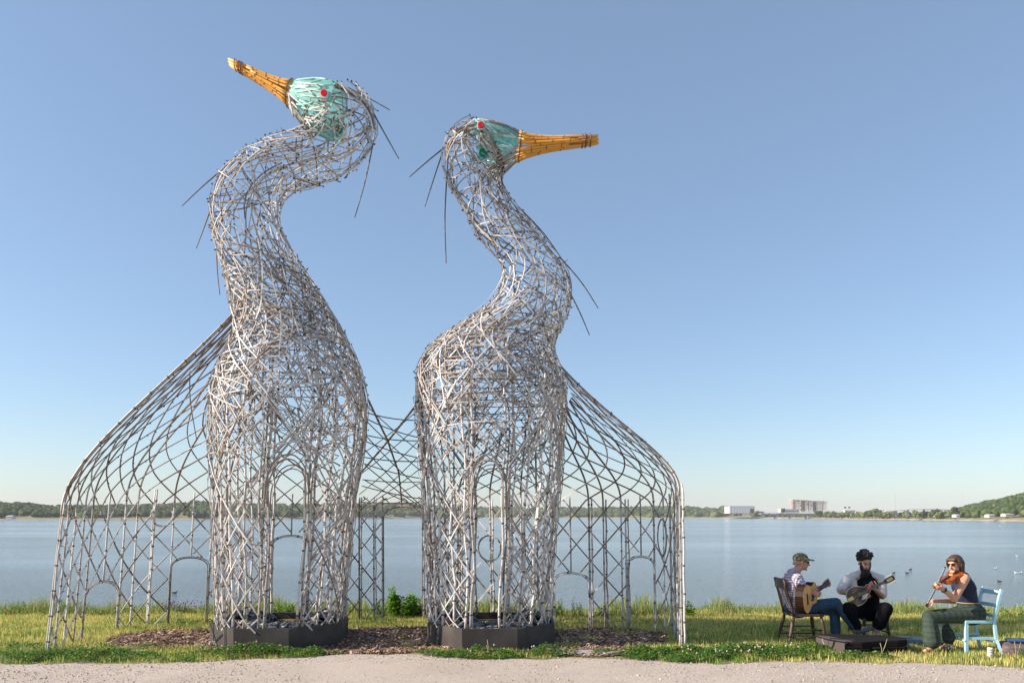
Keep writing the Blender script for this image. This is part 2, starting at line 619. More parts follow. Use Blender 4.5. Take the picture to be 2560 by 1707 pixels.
def shore_tree(px, ytop, width_px, i, lab=None):
    rt = (px - 1280) / FPX
    d = float(shore_dist(rt)) + 14
    z1 = CAM_H + (HOR - ytop) / FPX * d
    base = Vector((rt * d, d, 0.0))
    h = z1 - 0
    r0 = width_px / 2 / FPX * d
    t = thing('shore_tree', lab or 'small green tree in the row behind the sandy far beach', 'tree', base, 0, 'trees along the far beach')
    mb = MB()
    mb.tube([(0, 0, -1.5), (r0 * .05, 0, h * .3), (0, 0, h * .7)], [r0 * .1, r0 * .08, r0 * .04], 6)
    mb.build('trunk', M_bark, t)
    k = 9
    r = np.random.default_rng(100 + i)
    cs = np.stack([r.uniform(-.55, .55, k) * r0, r.uniform(-.5, .5, k) * r0, r.uniform(.28, .8, k) * h], 1)
    cs[0] = (0, 0, h * .72)
    rad = r.uniform(.35, .6, k) * r0
    colr = np.array([[.075, .115, .035]]) * r.uniform(.6, 1.7) * np.array([[r.uniform(.9, 1.3), 1, 1]])
    c = crown_cloud('crown', cs, rad, np.repeat(colr, k, 0), M_crown, 200 + i, base=(ICO2, ICO2F), lump=.6)
    c.parent = t


px_list = list(np.linspace(2052, 2378, 26))
rr_ = np.random.default_rng(3)
for i, px in enumerate(px_list):
    big = px > 2180
    shore_tree(px + rr_.uniform(-4, 4), (rr_.uniform(1276, 1284) if not big else rr_.uniform(1271, 1282)), rr_.uniform(13, 24), i)
for i, (px, yt, wd) in enumerate([(2190, 1268, 20), (2330, 1270, 15), (2213, 1272, 14), (2388, 1263, 22), (2236, 1276, 12), (1957, 1266, 14)]):
    shore_tree(px, yt, wd, 50 + i, ['tallest tree of the far beach row, left of the thin mast', 'tree standing just left of the foot of the wooded hill', 'narrow tree close on the right of the tallest beach tree',
                                    'broad dark tree where the hillside meets the viaduct', 'small tree at the foot of the thin lattice mast', 'round tree between the white warehouse and the low pale hall'][i])

# ---- buildings
M_pinkc = material('pinkish_formwork', (.50, .30, .24), rough=.8)
M_conc = material('pale_concrete', (.55, .50, .46), rough=.8, noise=(.4, (.42, .39, .37), .45, .7))
M_white_clad = material('white_cladding', (.60, .60, .60), rough=.6, noise=(.1, (.6, .6, .6), .4, .7))
M_rust = material('bare_steel_red', (.33, .16, .11), rough=.7)
M_dark = material('dark_opening', (.05, .05, .055), rough=.5)
M_teal = material('teal_girder', (.05, .16, .16), rough=.5)


def bpos(px, py, d):
    return P(px, py, d)


# unfinished multi-storey building
d = 1900.0
root = thing('unfinished_building', 'tall multi-storey building frame under construction across the bay behind the bridge', 'building', P(2020, 1283, d))
O = Vector(root.location)
u = d / FPX     # metres per photo pixel there


def rel(px, py, dy=0):
    q = P(px, py, d)
    return Vector((q.x - O.x, dy, q.z - O.z))


for i in range(8):
    q = i / 7
    yl = 1276 - q * 27
    yr = 1276 - q * 22
    for (xa, xb, off) in ((1980, 2015, 0), (2018, 2064, 6)):
        s0 = yl + (yr - yl) * (xa - 1980) / 84; s1 = yl + (yr - yl) * (xb - 1980) / 84
        mb = MB()
        a = rel(xa - (2.0 if i == 7 else 0) - q * 1.2, s0, off); b2 = rel(xb + (2.0 if i == 7 else 0) + q * 1.5, s1, off)
        th = 1.5 if i == 7 else 1.0
        mb.bar(a, b2, 26, th)
        mb.build('roof_slab' if i == 7 else 'floor_slab', M_conc if i in (7, 0) else M_pinkc, root)
for (xa, xb, off, k) in ((1980, 2015, 0, 6), (2018, 2064, 6, 8)):
    for j in range(k):
        x = xa + (xb - xa) * (j + .5) / k
        for dy in ((-10, 8) if j % 3 == 0 else (8,)):
            mb = MB()
            xt = x + (x - 2020) * .03
            top = rel(xt, 1250 + 4 * (x - 1980) / 84, off + dy)
            mb.bar(rel(x, 1278, off + dy), top, .7, .7, up=Vector((0, 1, 0)))
            mb.build('column', M_rust if j % 2 else M_conc, root)
for (x, wd) in ((2012, 5), (1988, 4), (2040, 6)):
    mb = MB(); a = rel(x, 1278, 4); b2 = rel(x, 1251, 4)
    mb.box(((a.x + b2.x) / 2, 8, (a.z + b2.z) / 2), (wd * u, 8, b2.z - a.z))
    mb.build('stair_core', M_conc if wd > 4 else M_rust, root)
for q in range(14):
    r2 = random.Random(q)
    x = r2.uniform(1984, 2060); yy = 1276 - r2.randint(0, 6) * 3.6 - 1.8
    mb = MB(); a = rel(x, yy, -6); mb.box((a.x, -4, a.z), (r2.uniform(3, 6) * u, .6, 2.6 * u)); mb.build('infill_wall', M_rust if q % 3 else M_white_clad, root)
mb = MB(); a = rel(1979, 1243, 0); mb.bar(rel(1980, 1250), a, .6, .6, up=Vector((0, 1, 0))); mb.build('roof_post', M_conc, root)

root = thing('white_warehouse', 'long white windowless warehouse among trees on the far shore', 'building', P(1855, 1280, 1750))
O = Vector(root.location); u = 1750 / FPX
mb = MB(); mb.box((0, 20, 6 * u), (63 * u, 40, 17 * u)); mb.build('wall', M_white_clad, root)
mb = MB(); mb.box((0, 20, 14.9 * u), (64 * u, 41, .8 * u)); mb.build('roof_edge', M_conc, root)
for j in range(9):
    mb = MB(); mb.box((-28 * u + j * 7 * u, -.3, 6 * u), (.3 * u, .4, 16 * u)); mb.build('wall_joint', M_conc, root)
mb = MB(); mb.box((25 * u, -.4, 3.5 * u), (10 * u, .4, 11 * u)); mb.build('loading_bay', M_dark, root)

root = thing('low_hall', 'low pale hall between white warehouse and unfinished building', 'building', P(1975, 1282, 1800))
u = 1800 / FPX
mb = MB(); mb.box((0, 10, 4 * u), (46 * u, 20, 10 * u)); mb.build('wall', M_conc, root)
mb = MB(); mb.box((0, 10, 9.5 * u), (47 * u, 21, 1.2 * u)); mb.build('roof', M_white_clad, root)
for j in range(8):
    mb = MB(); mb.box((-20 * u + j * 5.6 * u, -.3, 5 * u), (2.6 * u, .5, 2.2 * u)); mb.build('window', M_dark, root)

# bridge
d = 1500.0; u = d / FPX
root = thing('road_bridge', 'low road bridge with teal girder on pale piers across the inlet', 'bridge', P(1980, 1296, d))
O = Vector(root.location)
rel2 = lambda px, py, dy=0: Vector((P(px, py, d).x - O.x, dy, P(px, py, d).z - O.z))
mb = MB(); mb.bar(rel2(1905, 1286.2), rel2(2040, 1284.2), 14, 2.8 * u); mb.build('girder', M_teal, root)
mb = MB(); mb.bar(rel2(1900, 1283.6), rel2(2075, 1279.6), 15, 1.2 * u); mb.build('deck', M_conc, root)
mb = MB(); mb.bar(rel2(1905, 1281.8, -7), rel2(2060, 1278.6, -7), .4, .8 * u); mb.build('railing', M_white_clad, root)
for x in (1939, 1976, 2016):
    for dy in (-5, 5):
        mb = MB(); mb.bar(rel2(x, 1298, dy), rel2(x, 1285.5, dy), 2.2 * u, 2.2, up=Vector((1, 0, 0))); mb.build('pier', M_conc, root)
    mb = MB(); mb.box(rel2(x, 1287.3), (7 * u, 12, 1.3 * u)); mb.build('pier_cap', M_conc, root)

# viaduct on the right
d = 980.0; u = d / FPX
root = thing('viaduct', 'long pale elevated roadway above trees at the foot of the hill', 'viaduct', P(2290, 1292, d))
O = Vector(root.location)
rel3 = lambda px, py, dy=0: Vector((P(px, py, d).x - O.x, dy, P(px, py, d).z - O.z))
pts = [(2210, 1278), (2240, 1276), (2270, 1273.6), (2310, 1272.6), (2350, 1273.2), (2395, 1275)]
for a, b2 in zip(pts, pts[1:]):
    mb = MB(); mb.bar(rel3(*a), rel3(*b2), 10, 1.6 * u); mb.build('deck_span', M_conc, root)
for a in pts[1:-1]:
    mb = MB(); mb.bar(rel3(a[0], 1292), rel3(a[0], a[1] + 1), 2, 2, up=Vector((1, 0, 0))); mb.build('pier', M_conc, root)
mb = MB(); mb.box(rel3(2338, 1272, -5), (3.5 * u, .3, 2.2 * u)); mb.build('road_sign', M_teal, root)

for (px, y0, y1, d, lab) in ((2238, 1273, 1236, 1200, 'thin grey lattice mast above the viaduct'), (2406, 1270, 1231, 1500, 'faint thin mast behind the wooded hillside')):
    root = thing('radio_mast', lab, 'mast', P(px, y0 + 15, d))
    h = (y0 + 15 - y1) / FPX * d
    mb = MB()
    for k2 in range(3):
        a3 = k2 * 2.094
        mb.bar((math.cos(a3) * .4, math.sin(a3) * .4, 0), (math.cos(a3) * .1, math.sin(a3) * .1, h), .12, .12, up=Vector((0, 1, 0)))
    mb.build('lattice', M_conc, root)
    mb = MB(); mb.bar((0, 0, h), (0, 0, h + 4), .1, .1, up=Vector((0, 1, 0))); mb.build('aerial', M_conc, root)
# small houses along the shores
houses = [(22, 1293, 14, 850, 'white cottage at the left end of the far shore'), (480, 1284, 6, 1050, 'white house half hidden in trees above the left marsh'),
          (250, 1283, 5, 950, 'tiny pale house among trees behind the left tail of the sculpture'),
          (1130, 1287, 9, 2200, 'pale shoreline house seen between the two herons'), (1262, 1288, 8, 2250, 'pale waterfront house right of the middle of the bay'),
          (2395, 1290, 9, 800, 'white gabled shed where the viaduct meets the hill'), (2525, 1288, 22, 760, 'long low pale house above the beach at far right'),
          (2125, 1278, 26, 1400, 'low pale shed row behind the shore trees left of the mast'), (2480, 1290, 14, 760, 'small beige house above the beach beside the long house')]
for (px, yb, wd, d, lab) in houses:
    u = d / FPX
    r_ = thing('shore_house', lab, 'house', P(px, yb + 3, d))
    mb = MB(); mb.box((0, 4, 3 * u), (wd * u, 8, 6 * u)); mb.build('wall', M_white_clad if px in (22, 2395) else M_conc, r_)
    w2 = wd * u / 2 + .4
    mb = MB(); h0 = 6 * u; hh = 2.2 * u
    mb.add([(-w2, -.4, h0), (w2, -.4, h0), (w2, 8.4, h0), (-w2, 8.4, h0), (-w2, 4, h0 + hh), (w2, 4, h0 + hh)], [(0, 1, 5, 4), (2, 3, 4, 5), (0, 4, 3), (1, 2, 5), (3, 2, 1, 0)])
    mb.build('roof', M_conc, r_)
    for q in range(max(2, int(wd / 4))):
        mb = MB(); mb.box((-wd * u / 2 + (q + .5) * wd * u / max(2, int(wd / 4)), -.06, 3 * u), (.9 * u, .1, 1.6 * u)); mb.build('window', M_dark, r_)
r_ = thing('gantry_sign', 'pair of small dark panels on posts left of the thin mast', 'sign', P(2118, 1284, 1300))
u = 1300 / FPX
for dx in (-5, 5):
    mb = MB(); mb.box((dx * u, 0, 16 * u), (5.5 * u, .5, 3.2 * u)); mb.build('panel', M_dark, r_)
    mb = MB(); mb.bar((dx * u, .4, 0), (dx * u, .4, 15 * u), .5, .5, up=Vector((1, 0, 0))); mb.build('post', M_conc, r_)

# ------------------------------------------------------------------ herons
RINGS1 = [(500, 1432, 790, 1432), (497, 1300, 805, 1300), (492, 1200, 815, 1200), (487, 1100, 828, 1100), (484, 1000, 842, 1000), (484, 940, 848, 928),
          (492, 890, 838, 875), (508, 840, 826, 832), (532, 790, 806, 790), (541, 745, 780, 745), (533, 700, 752, 700), (520, 650, 722, 650),
          (507, 600, 690, 602), (490, 550, 661, 555), (481, 500, 642, 518), (484, 455, 640, 485), (498, 412, 648, 458), (525, 376, 672, 438), (562, 345, 702, 428),
          (605, 322, 742, 418), (645, 310, 782, 405), (678, 300, 822, 380), (696, 290, 850, 342), (703, 280, 866, 292), (704, 272, 852, 238), (706, 262, 818, 203)]
RINGS2 = [(985, 1428, 1262, 1428), (982, 1300, 1270, 1300), (975, 1200, 1278, 1200), (968, 1100, 1288, 1100), (960, 1000, 1295, 1000), (956, 930, 1301, 925),
          (957, 880, 1301, 880), (968, 838, 1288, 845), (990, 800, 1272, 815), (1022, 772, 1270, 790), (1062, 748, 1284, 762), (1100, 722, 1298, 732), (1130, 695, 1306, 698),
          (1150, 665, 1309, 665), (1157, 632, 1302, 630), (1150, 600, 1285, 597), (1132, 577, 1262, 570), (1107, 551, 1236, 535), (1081, 512, 1210, 503), (1060, 471, 1184, 468),
          (1040, 437, 1160, 438), (1024, 404, 1150, 412), (1016, 365, 1152, 398), (1022, 325, 1152, 392), (1046, 292, 1154, 390), (1078, 275, 1160, 386)]


class Skin:
    def __init__(s, rings, Y0, depthf):
        s.Y0 = Y0
        s.a = [D(r[0], r[1], Y0) for r in rings]
        s.b = [D(r[2], r[3], Y0) for r in rings]
        s.n = len(rings)
        cs = [(p + q) / 2 for p, q in zip(s.a, s.b)]
        s.cum = [0]
        for i in range(1, s.n): s.cum.append(s.cum[-1] + (cs[i] - cs[i - 1]).length)
        s.len = s.cum[-1]
        s.ax = []; s.cc = []; s.dep = []
        for i in range(s.n):
            m = (s.b[i] - s.a[i]) / 2
            hw = m.length
            dep = hw * depthf(i / (s.n - 1))
            e = Vector((cs[i].x / Y0, 0, (cs[i].z - CAM_H) / Y0)) * dep
            mh = m.normalized()
            k = math.sqrt(max(hw * hw - (e.dot(mh)) ** 2, (hw * .55) ** 2))
            s.ax.append(mh * k); s.cc.append(cs[i]); s.dep.append(dep)

    def _cr(s, arr, l):
        l = min(max(l, 0), s.len - 1e-6)
        i = 0
        while s.cum[i + 1] <= l: i += 1
        t = (l - s.cum[i]) / (s.cum[i + 1] - s.cum[i])
        p0 = arr[max(i - 1, 0)]; p1 = arr[i]; p2 = arr[i + 1]; p3 = arr[min(i + 2, s.n - 1)]
        return .5 * ((2 * p1) + (p2 - p0) * t + (2 * p0 - 5 * p1 + 4 * p2 - p3) * t * t + (3 * p1 - p0 - 3 * p2 + p3) * t ** 3)

    def pt(s, l, u, off=0.0):
        c = s._cr(s.cc, l); m = s._cr(s.ax, l); d = s._cr(s.dep, l)
        k = 1 + off / max(m.length, .1)
        return c + m * (math.cos(u) * k) + Vector((0, -1, 0)) * (d * math.sin(u) * k)

    def nr(s, l, u):
        e = .02
        a = s.pt(min(l + e, s.len), u) - s.pt(max(l - e, 0), u)
        b = s.pt(l, u + .03) - s.pt(l, u - .03)
        n = a.cross(b)
        if n.length < 1e-8: return Vector((0, -1, 0))
        n.normalize()
        c = s._cr(s.cc, l)
        if n.dot(s.pt(l, u) - c) < 0: n = -n
        return n

    def rad(s, l):
        return s._cr(s.ax, l).length

    def l_at_z(s, z):
        lo = 0.0; hi = s.len * .5
        for _ in range(30):
            m = (lo + hi) / 2
            if s._cr(s.cc, m).z < z: lo = m
            else: hi = m
        return lo


def _scale(r, a, b, c):
    k = r.uniform(a, b)
    return tuple(q * k for q in c)


def paint(r, brown=.2):
    """weathered off-white paint, sometimes bare brown cane"""
    k = r.random()
    if k < brown: return _scale(r, .7, 1.2, (.25, .185, .14))
    if k < brown + .38: return _scale(r, .8, 1.1, (.44, .41, .385))
    return _scale(r, .85, 1.1, (.62, .595, .58))


class Pile:
    """single pieces of one kind; the 300 largest become objects, the rest one mesh"""

    def __init__(s): s.items = []

    def add(s, kind, data): s.items.append((kind, data))

    def emit(s, name, parent, mat, limit=300, rest=None):
        def size(it):
            p = it[1]['pts']
            return sum((p[i + 1] - p[i]).length for i in range(len(p) - 1)) * it[1]['w'] / p[len(p) // 2].y
        s.items.sort(key=size, reverse=True)
        restmb = MB()
        for i, (kind, d) in enumerate(s.items):
            mb = MB() if i < limit else restmb
            if kind == 'strip':
                mb.strip(d['pts'], d['nrm'], d['w'], d['th'], col=d['c'])
            else:
                pole(mb, d['pts'], d['w'] / 2, d['c'], d.get('n', 6), d.get('node', .32), d.get('ph', 0))
            if i < limit:
                o = mb.build(name, mat, parent)
                at_origin(o, parent)
        if len(s.items) > limit:
            o = restmb.build(rest or name, mat, parent)
            at_origin(o, parent)
            tag(o, kind='stuff')


def resample(pts, step):
    out = [pts[0].copy()]
    for a, b in zip(pts, pts[1:]):
        L = (b - a).length
        n = max(1, int(round(L / step)))
        for i in range(1, n + 1): out.append(a.lerp(b, i / n))
    return out


def pole(mb, pts, r, col, n=6, node=.32, ph=0):
    """bamboo culm with raised dark nodes"""
    pts2 = resample(pts, .16 if node > .25 else .12)
    m = len(pts2)
    mb.tube(pts2, [r * (1 - .18 * i / m) for i in range(m)], n, 0, col)
    cum = ph
    for i in range(1, m - 1):
        cum += (pts2[i] - pts2[i - 1]).length
        if cum > node:
            cum = 0
            t = (pts2[i + 1] - pts2[i - 1]).normalized()
            p = pts2[i]
            mb.tube([p - t * .012, p - t * .004, p + t * .004, p + t * .012], [r * 1.0, r * 1.28, r * 1.28, r * 1.0], n, 0, (.13, .085, .055), cap=False)


def curve_on(sk, l0, u0, l1, u1, n, off=0, bow=0):
    pts = []; nr = []
    for i in range(n + 1):
        t = i / n
        l = l0 + (l1 - l0) * t; u = u0 + (u1 - u0) * t + bow * math.sin(math.pi * t)
        pts.append(sk.pt(l, u, off)); nr.append(sk.nr(l, u))
    return pts, nr


def build_heron(sk, root, seed, doorz, front_door, doorpx, chest_z, dens):
    r = random.Random(seed)
    poles = Pile(); strips = Pile()
    ties = []
    zc = sk.l_at_z(chest_z)
    ldoor = sk.l_at_z(doorz)
    uf, df, ub, db = front_door
    z_rim = .22

    def in_door(l, u, pad=0.0):
        z = sk.pt(l, u).z
        if z > doorz: return False
        for (uc, du) in ((uf, df), (ub, db)):
            q = (u - uc + math.pi) % (2 * math.pi) - math.pi
            wdt = du
            if z > doorz - .35: wdt = du * math.sqrt(max(0, 1 - ((z - doorz + .35) / .35) ** 2))
            if abs(q) < wdt - pad: return True
        return False
    # vertical culms
    us = []
    for s_ in (0, 1):
        c0 = (uf, ub)[s_]; d0_ = (df, db)[s_]
        for sgn in (-1, 1):
            for k in (0, .1, .34, .58, .82, 1.06, 1.3):
                us.append(c0 + sgn * (d0_ + k))
    for i, u in enumerate(us):
        top = zc * r.uniform(.78, 1.02)
        n = 14
        pts = [sk.pt(top * j / n, u + .02 * math.sin(j + i), -.01 - .02 * (i % 2)) for j in range(n + 1)]
        poles.add('pole', dict(pts=pts, w=r.uniform(.027, .036), c=paint(r, .05), n=7, node=r.uniform(.26, .36), ph=r.random() * .3))
        for p_ in resample(pts, .24)[1:]:
            if r.random() < .55: ties.append((p_ + Vector((r.uniform(-.012, .012), -.016, 0)), Vector((0, -1, 0))))
        if i % 2:
            pts = [p + Vector((r.uniform(-.02, .02), -.03, 0)) for p in pts[:9]]
            poles.add('pole', dict(pts=pts, w=r.uniform(.026, .034), c=paint(r, .1), n=6, node=.3, ph=r.random() * .3))
    # regular diagonals on the columns
    for layer in range(2):
        for sgn in (-1, 1):
            m = 16
            for k in range(m):
                u = 2 * math.pi * (k + .5 * layer + .13 * sgn) / m + r.uniform(-.05, .05)
                l = 0.0
                slope = r.uniform(.62, .95) * sgn
                while l < zc * .98:
                    seg = r.uniform(.9, 1.7)
                    n = 7
                    run = []; 
                    for j in range(n + 1):
                        lj = l + seg * j / n
                        uj = u + slope * seg * j / n / sk.rad(lj)
                        if in_door(lj, uj, .02):
                            if len(run) > 1:
                                strips.add('strip', dict(pts=[q[0] for q in run], nrm=[q[1] for q in run], w=wd, th=.012, c=cc))
                            run = []
                            continue
                        if not run:
                            wd = r.uniform(.014, .022); cc = paint(r, .12)
                        run.append((sk.pt(lj, uj, .012 + .016 * (sgn > 0) + .01 * layer - .05 * layer), sk.nr(lj, uj)))
                    if len(run) > 1:
                        strips.add('strip', dict(pts=[q[0] for q in run], nrm=[q[1] for q in run], w=wd, th=.012, c=cc))
                    u += slope * seg / sk.rad(l + seg / 2)
                    l += seg * .97
    # arches of the doors
    for (uc, du) in ((uf, df), (ub, db)):
        for off in (0, .06):
            pts = []; nr = []
            l0 = sk.l_at_z(doorz - .6)
            l1 = sk.l_at_z(doorz + off)
            for j in range(13):
                a = math.pi * j / 12
                u = uc - (du + off * .6) * math.cos(a)
                l = l0 + (l1 - l0) * math.sin(a) ** .7
                pts.append(sk.pt(l, u, .03)); nr.append(sk.nr(l, u))
            strips.add('strip', dict(pts=pts, nrm=nr, w=.018, th=.016, c=paint(r, .4)))
    # woven body and neck
    L = sk.len

    def weave(la, lb, count, lmin, lmax, offs, steep=1.0, wr=(.016, .028)):
        for _ in range(count):
            l = r.uniform(la, lb)
            u = r.uniform(0, 2 * math.pi)
            seg = r.uniform(lmin, lmax)
            a = r.uniform(0, math.pi)
            dl = math.sin(a) * seg * steep; du = math.cos(a) * seg / sk.rad(l)
            du = max(-2.2, min(2.2, du))
            l2 = min(max(l + dl, 0), L)
            if in_door(l, u) or in_door(l2, u + du) or in_door((l + l2) / 2, u + du / 2): continue
            n = max(3, int(seg / .14))
            off = r.uniform(*offs)
            # chords cut a little inside the skin like straight cane does
            pts = []; nr = []
            stiff = r.uniform(.0, .55)
            p0 = sk.pt(l, u, off); p1 = sk.pt(l2, u + du, off)
            bow = r.uniform(-.22, .22)
            for j in range(n + 1):
                t = j / n
                lj = l + (l2 - l) * t; uj = u + du * t + bow * math.sin(math.pi * t)
                q = sk.pt(lj, uj, off).lerp(p0.lerp(p1, t), stiff * .35)
                pts.append(q); nr.append(sk.nr(lj, uj))
            strips.add('strip', dict(pts=pts, nrm=nr, w=r.uniform(*wr) * .66, th=r.uniform(.007, .012), c=paint(r, .22)))
            for j in (0, n // 2, n):
                if r.random() < .8: ties.append((pts[j], nr[j]))
    lsh = sk.l_at_z(chest_z)
    weave(sk.l_at_z(doorz - .1), lsh * 1.02, dens[0], .7, 1.7, (-.03, .05))
    weave(lsh * .62, lsh * 1.05, dens[1], .5, 1.2, (-.22, -.02), wr=(.014, .024))
    weave(lsh * .98, L - .05, dens[2], .5, 1.35, (-.03, .04), wr=(.017, .029))
    weave(lsh * 1.0, L, dens[3], .25, .7, (-.02, .05), wr=(.013, .02))
    # long canes running up the neck
    for k in range(13):
        u = 2 * math.pi * k / 13 + r.uniform(-.15, .15)
        l = lsh * r.uniform(.85, 1.0)
        while l < L - .3:
            l2 = min(L, l + r.uniform(.9, 1.7))
            u2 = u + r.uniform(-.9, .9)
            pts, nr = curve_on(sk, l, u, l2, u2, 9, r.uniform(-.01, .03), r.uniform(-.1, .1))
            strips.add('strip', dict(pts=pts, nrm=nr, w=r.uniform(.013, .021), th=.013, c=paint(r, .25)))
            for j in (0, 4, 9): ties.append((pts[j], nr[j]))
            l = l2 - .1; u = u2
    # bent hoops at the shoulders
    for k in range(12):
        l = lsh * (.80 + .035 * k) + r.uniform(-.03, .03)
        u0 = r.uniform(0, 6.28)
        for h in range(3):
            pts, nr = curve_on(sk, l + r.uniform(-.04, .04), u0 + h * 2.1, l + r.uniform(-.1, .1), u0 + h * 2.1 + 2.2, 12, r.uniform(-.02, .02))
            strips.add('strip', dict(pts=pts, nrm=nr, w=.016, th=.012, c=paint(r, .35)))
    poles.emit('bamboo_pole', root, M_bamboo)
    strips.emit('bamboo_strip', root, M_bamboo, 300, 'bamboo_weave')
    return ties


def emit_ties(ties, root, seed):
    r = random.Random(seed)
    mb = MB()
    for p, n in ties:
        s = r.uniform(.010, .016)
        mb.box(p + n * .01, (s * 1.3, s * 1.3, s), Matrix.Rotation(r.random() * 3, 3, 'Z'))
        if r.random() < .18:
            e = p + n * r.uniform(.02, .045) + Vector((r.uniform(-.02, .02), r.uniform(-.02, .02), r.uniform(-.01, .03)))
            mb.bar(p, e, .005, .005)
    o = mb.build('wire_ties', M_tie, root)
    at_origin(o, root); tag(o, kind='stuff')


def cone_surface(pts_c, pts_a, pts_d, n=18, u0=0, u1=2 * math.pi, off=0):
    """rings given by centre, half axis vector in the picture plane and half depth"""
    vs = []
    for c, a, d in zip(pts_c, pts_a, pts_d):
        for k in range(n + 1):
            u = u0 + (u1 - u0) * k / n
            vs.append(c + a * math.cos(u) * (1 + off) + Vector((0, -d * math.sin(u) * (1 + off), 0)))
    fs = []
    for i in range(len(pts_c) - 1):
        for k in range(n):
            fs.append((i * (n + 1) + k, i * (n + 1) + k + 1, (i + 1) * (n + 1) + k + 1, (i + 1) * (n + 1) + k))
    return vs, fs


M_net_thin = material('thin_turquoise_netting', (.16, .50, .47), rough=.6, noise=(18, (.36, .66, .62), .5, .7), trans=.45, alpha=.6)


def build_head(root, Y0, rear, mid, base, tip, eye_px, seed, depths, eye_r=.044, grey_low=None, grey_n=6):
    """rear, mid, base: (top px, bottom px) pairs of the netting; tip: pair at the end of the beak"""
    r = random.Random(seed)
    prs = [rear, mid, base]
    cs = []; ax = []
    for (t, b), dp in zip(prs, depths):
        a = D(*t, Y0); bb = D(*b, Y0)
        c = (a + bb) / 2; m = (a - bb) / 2
        e = Vector((c.x / Y0, 0, (c.z - CAM_H) / Y0)) * dp
        mh = m.normalized(); k = math.sqrt(max(m.length ** 2 - e.dot(mh) ** 2, (m.length * .62) ** 2))
        cs.append(c); ax.append(mh * k)
    # interpolate
    N = 8
    C2 = []; A2 = []; D2 = []
    for i in range(N + 1):
        t = i / N * 2
        w0 = (1 - t) * (2 - t) / 2; w1 = t * (2 - t); w2 = t * (t - 1) / 2
        C2.append(cs[0] * w0 + cs[1] * w1 + cs[2] * w2)
        A2.append(ax[0] * w0 + ax[1] * w1 + ax[2] * w2)
        D2.append(depths[0] * w0 + depths[1] * w1 + depths[2] * w2)
    # netting: near cheek, far cheek, crown
    for (ua, ub) in ((.15, 2.0), (3.6, 6.15), (-.12, .13)):
        vs, fs = cone_surface(C2, A2, D2, 14, ua, ub)
        mb = MB()
        vs = [v + Vector((mn.noise(v * 6), mn.noise(v * 6 + Vector((5, 0, 0))), mn.noise(v * 6 + Vector((0, 9, 0))))) * .012 for v in vs]
        mb.add(vs, fs)
        o = mb.build('netting_panel', M_net if seed == 31 else M_net_thin, root); at_origin(o, root)

    def hp(t, u, off=.0):
        x = t * N; i = min(int(x), N - 1); q = x - i
        c = C2[i].lerp(C2[i + 1], q); a = A2[i].lerp(A2[i + 1], q); d = D2[i] * (1 - q) + D2[i + 1] * q
        return c + a * math.cos(u) * (1 + off) + Vector((0, -d * math.sin(u) * (1 + off), 0))
    # turquoise canes over the net
    turq = [(.33, .62, .56), (.50, .74, .68), (.16, .42, .38), (.62, .78, .72)]
    mt = material('turquoise_cane_%d' % seed, attr='tint', rough=.55)
    for k in range(46):
        t0 = r.uniform(0, .5); t1 = min(1, t0 + r.uniform(.3, .7))
        u = r.uniform(.1, 6.1) if k % 3 else r.uniform(.3, 2.4); u1 = u + r.uniform(-.5, .5)
        pts = [hp(t0 + (t1 - t0) * j / 6, u + (u1 - u) * j / 6, .03) for j in range(7)]
        mb = MB(); mb.tube(pts, r.uniform(.006, .011), 5, 0, r.choice(turq))
        at_origin(mb.build('turquoise_cane', mt, root), root)
    # eyes: white rim, coloured disc
    for side, mat, nm in ((1, M_red, 'eye'), (-1, M_green_disc, 'eye')):
        et = eye_px[0]
        uu = eye_px[1] if side > 0 else -eye_px[1] - .12
        p = hp(et, uu, .06 if side > 0 else -.05)
        c = hp(et, uu, -.5)
        n = Vector((0, -1, 0)) if side > 0 else Vector((0, 1, 0))
        n = (n * 1.2 + (p - c).normalized() * .35).normalized()
        q = n.to_track_quat('Z', 'Y').to_matrix().to_4x4()
        M = Matrix.Translation(p) @ q
        circ = lambda rr: [(rr * math.cos(2 * math.pi * k / 20), rr * math.sin(2 * math.pi * k / 20)) for k in range(20)]
        mb = MB(); mb.prism(circ(eye_r * 1.32), -.02, .01, M); mb.build('eye_rim', M_whitep if side > 0 else M_green_disc, None)
        rim = bpy.context.scene.collection.objects[-1]
        rim.parent = root; at_origin(rim, root)
        mb = MB(); mb.prism(circ(eye_r), .008, .028, M, bev=.15); o = mb.build('eye', mat, root); at_origin(o, root)
        if side < 0: o['label'] = 'green disc on far side of head'
        else: o['label'] = 'red disc with white rim'
    # beak: canes from base ring to tip
    ta, tb = D(*tip[0], Y0), D(*tip[1], Y0)
    tc = (ta + tb) / 2; tm = (ta - tb) / 2
    bc, bm_, bd = C2[-1], A2[-1] * 1.02, D2[-1] * 1.05
    n = 20
    for k in range(n):
        u = 2 * math.pi * k / n + r.uniform(-.08, .08)
        p0 = bc + bm_ * math.cos(u) + Vector((0, -bd * math.sin(u), 0))
        p1 = tc + tm * math.cos(u) + Vector((0, -tm.length * math.sin(u), 0))
        end = r.uniform(.62, 1.0) if k % 3 else 1.0
        pts = []
        for j in range(8):
            t = j / 7 * end
            q = p0.lerp(p1, t)
            pinch = bc.lerp(tc, t)
            q = pinch + (q - pinch) * (1 - .30 * math.sin(math.pi * min(t ** .8, 1)))
            pts.append(q)
        mb = MB(); col = _scale(r, .8, 1.15, (.86, .42, .07))
        rr = r.uniform(.011, .017)
        mb.tube(pts, [rr * (1 - .1 * j / 7) for j in range(8)], 6, 0, col)
        for j in (2, 4, 6):
            t = (pts[j] - pts[j - 1]).normalized()
            mb.tube([pts[j] - t * .006, pts[j] + t * .006], [rr * 1.25, rr * 1.25], 6, 0, (.30, .12, .02))
        at_origin(mb.build('beak_cane', M_orange, root), root)
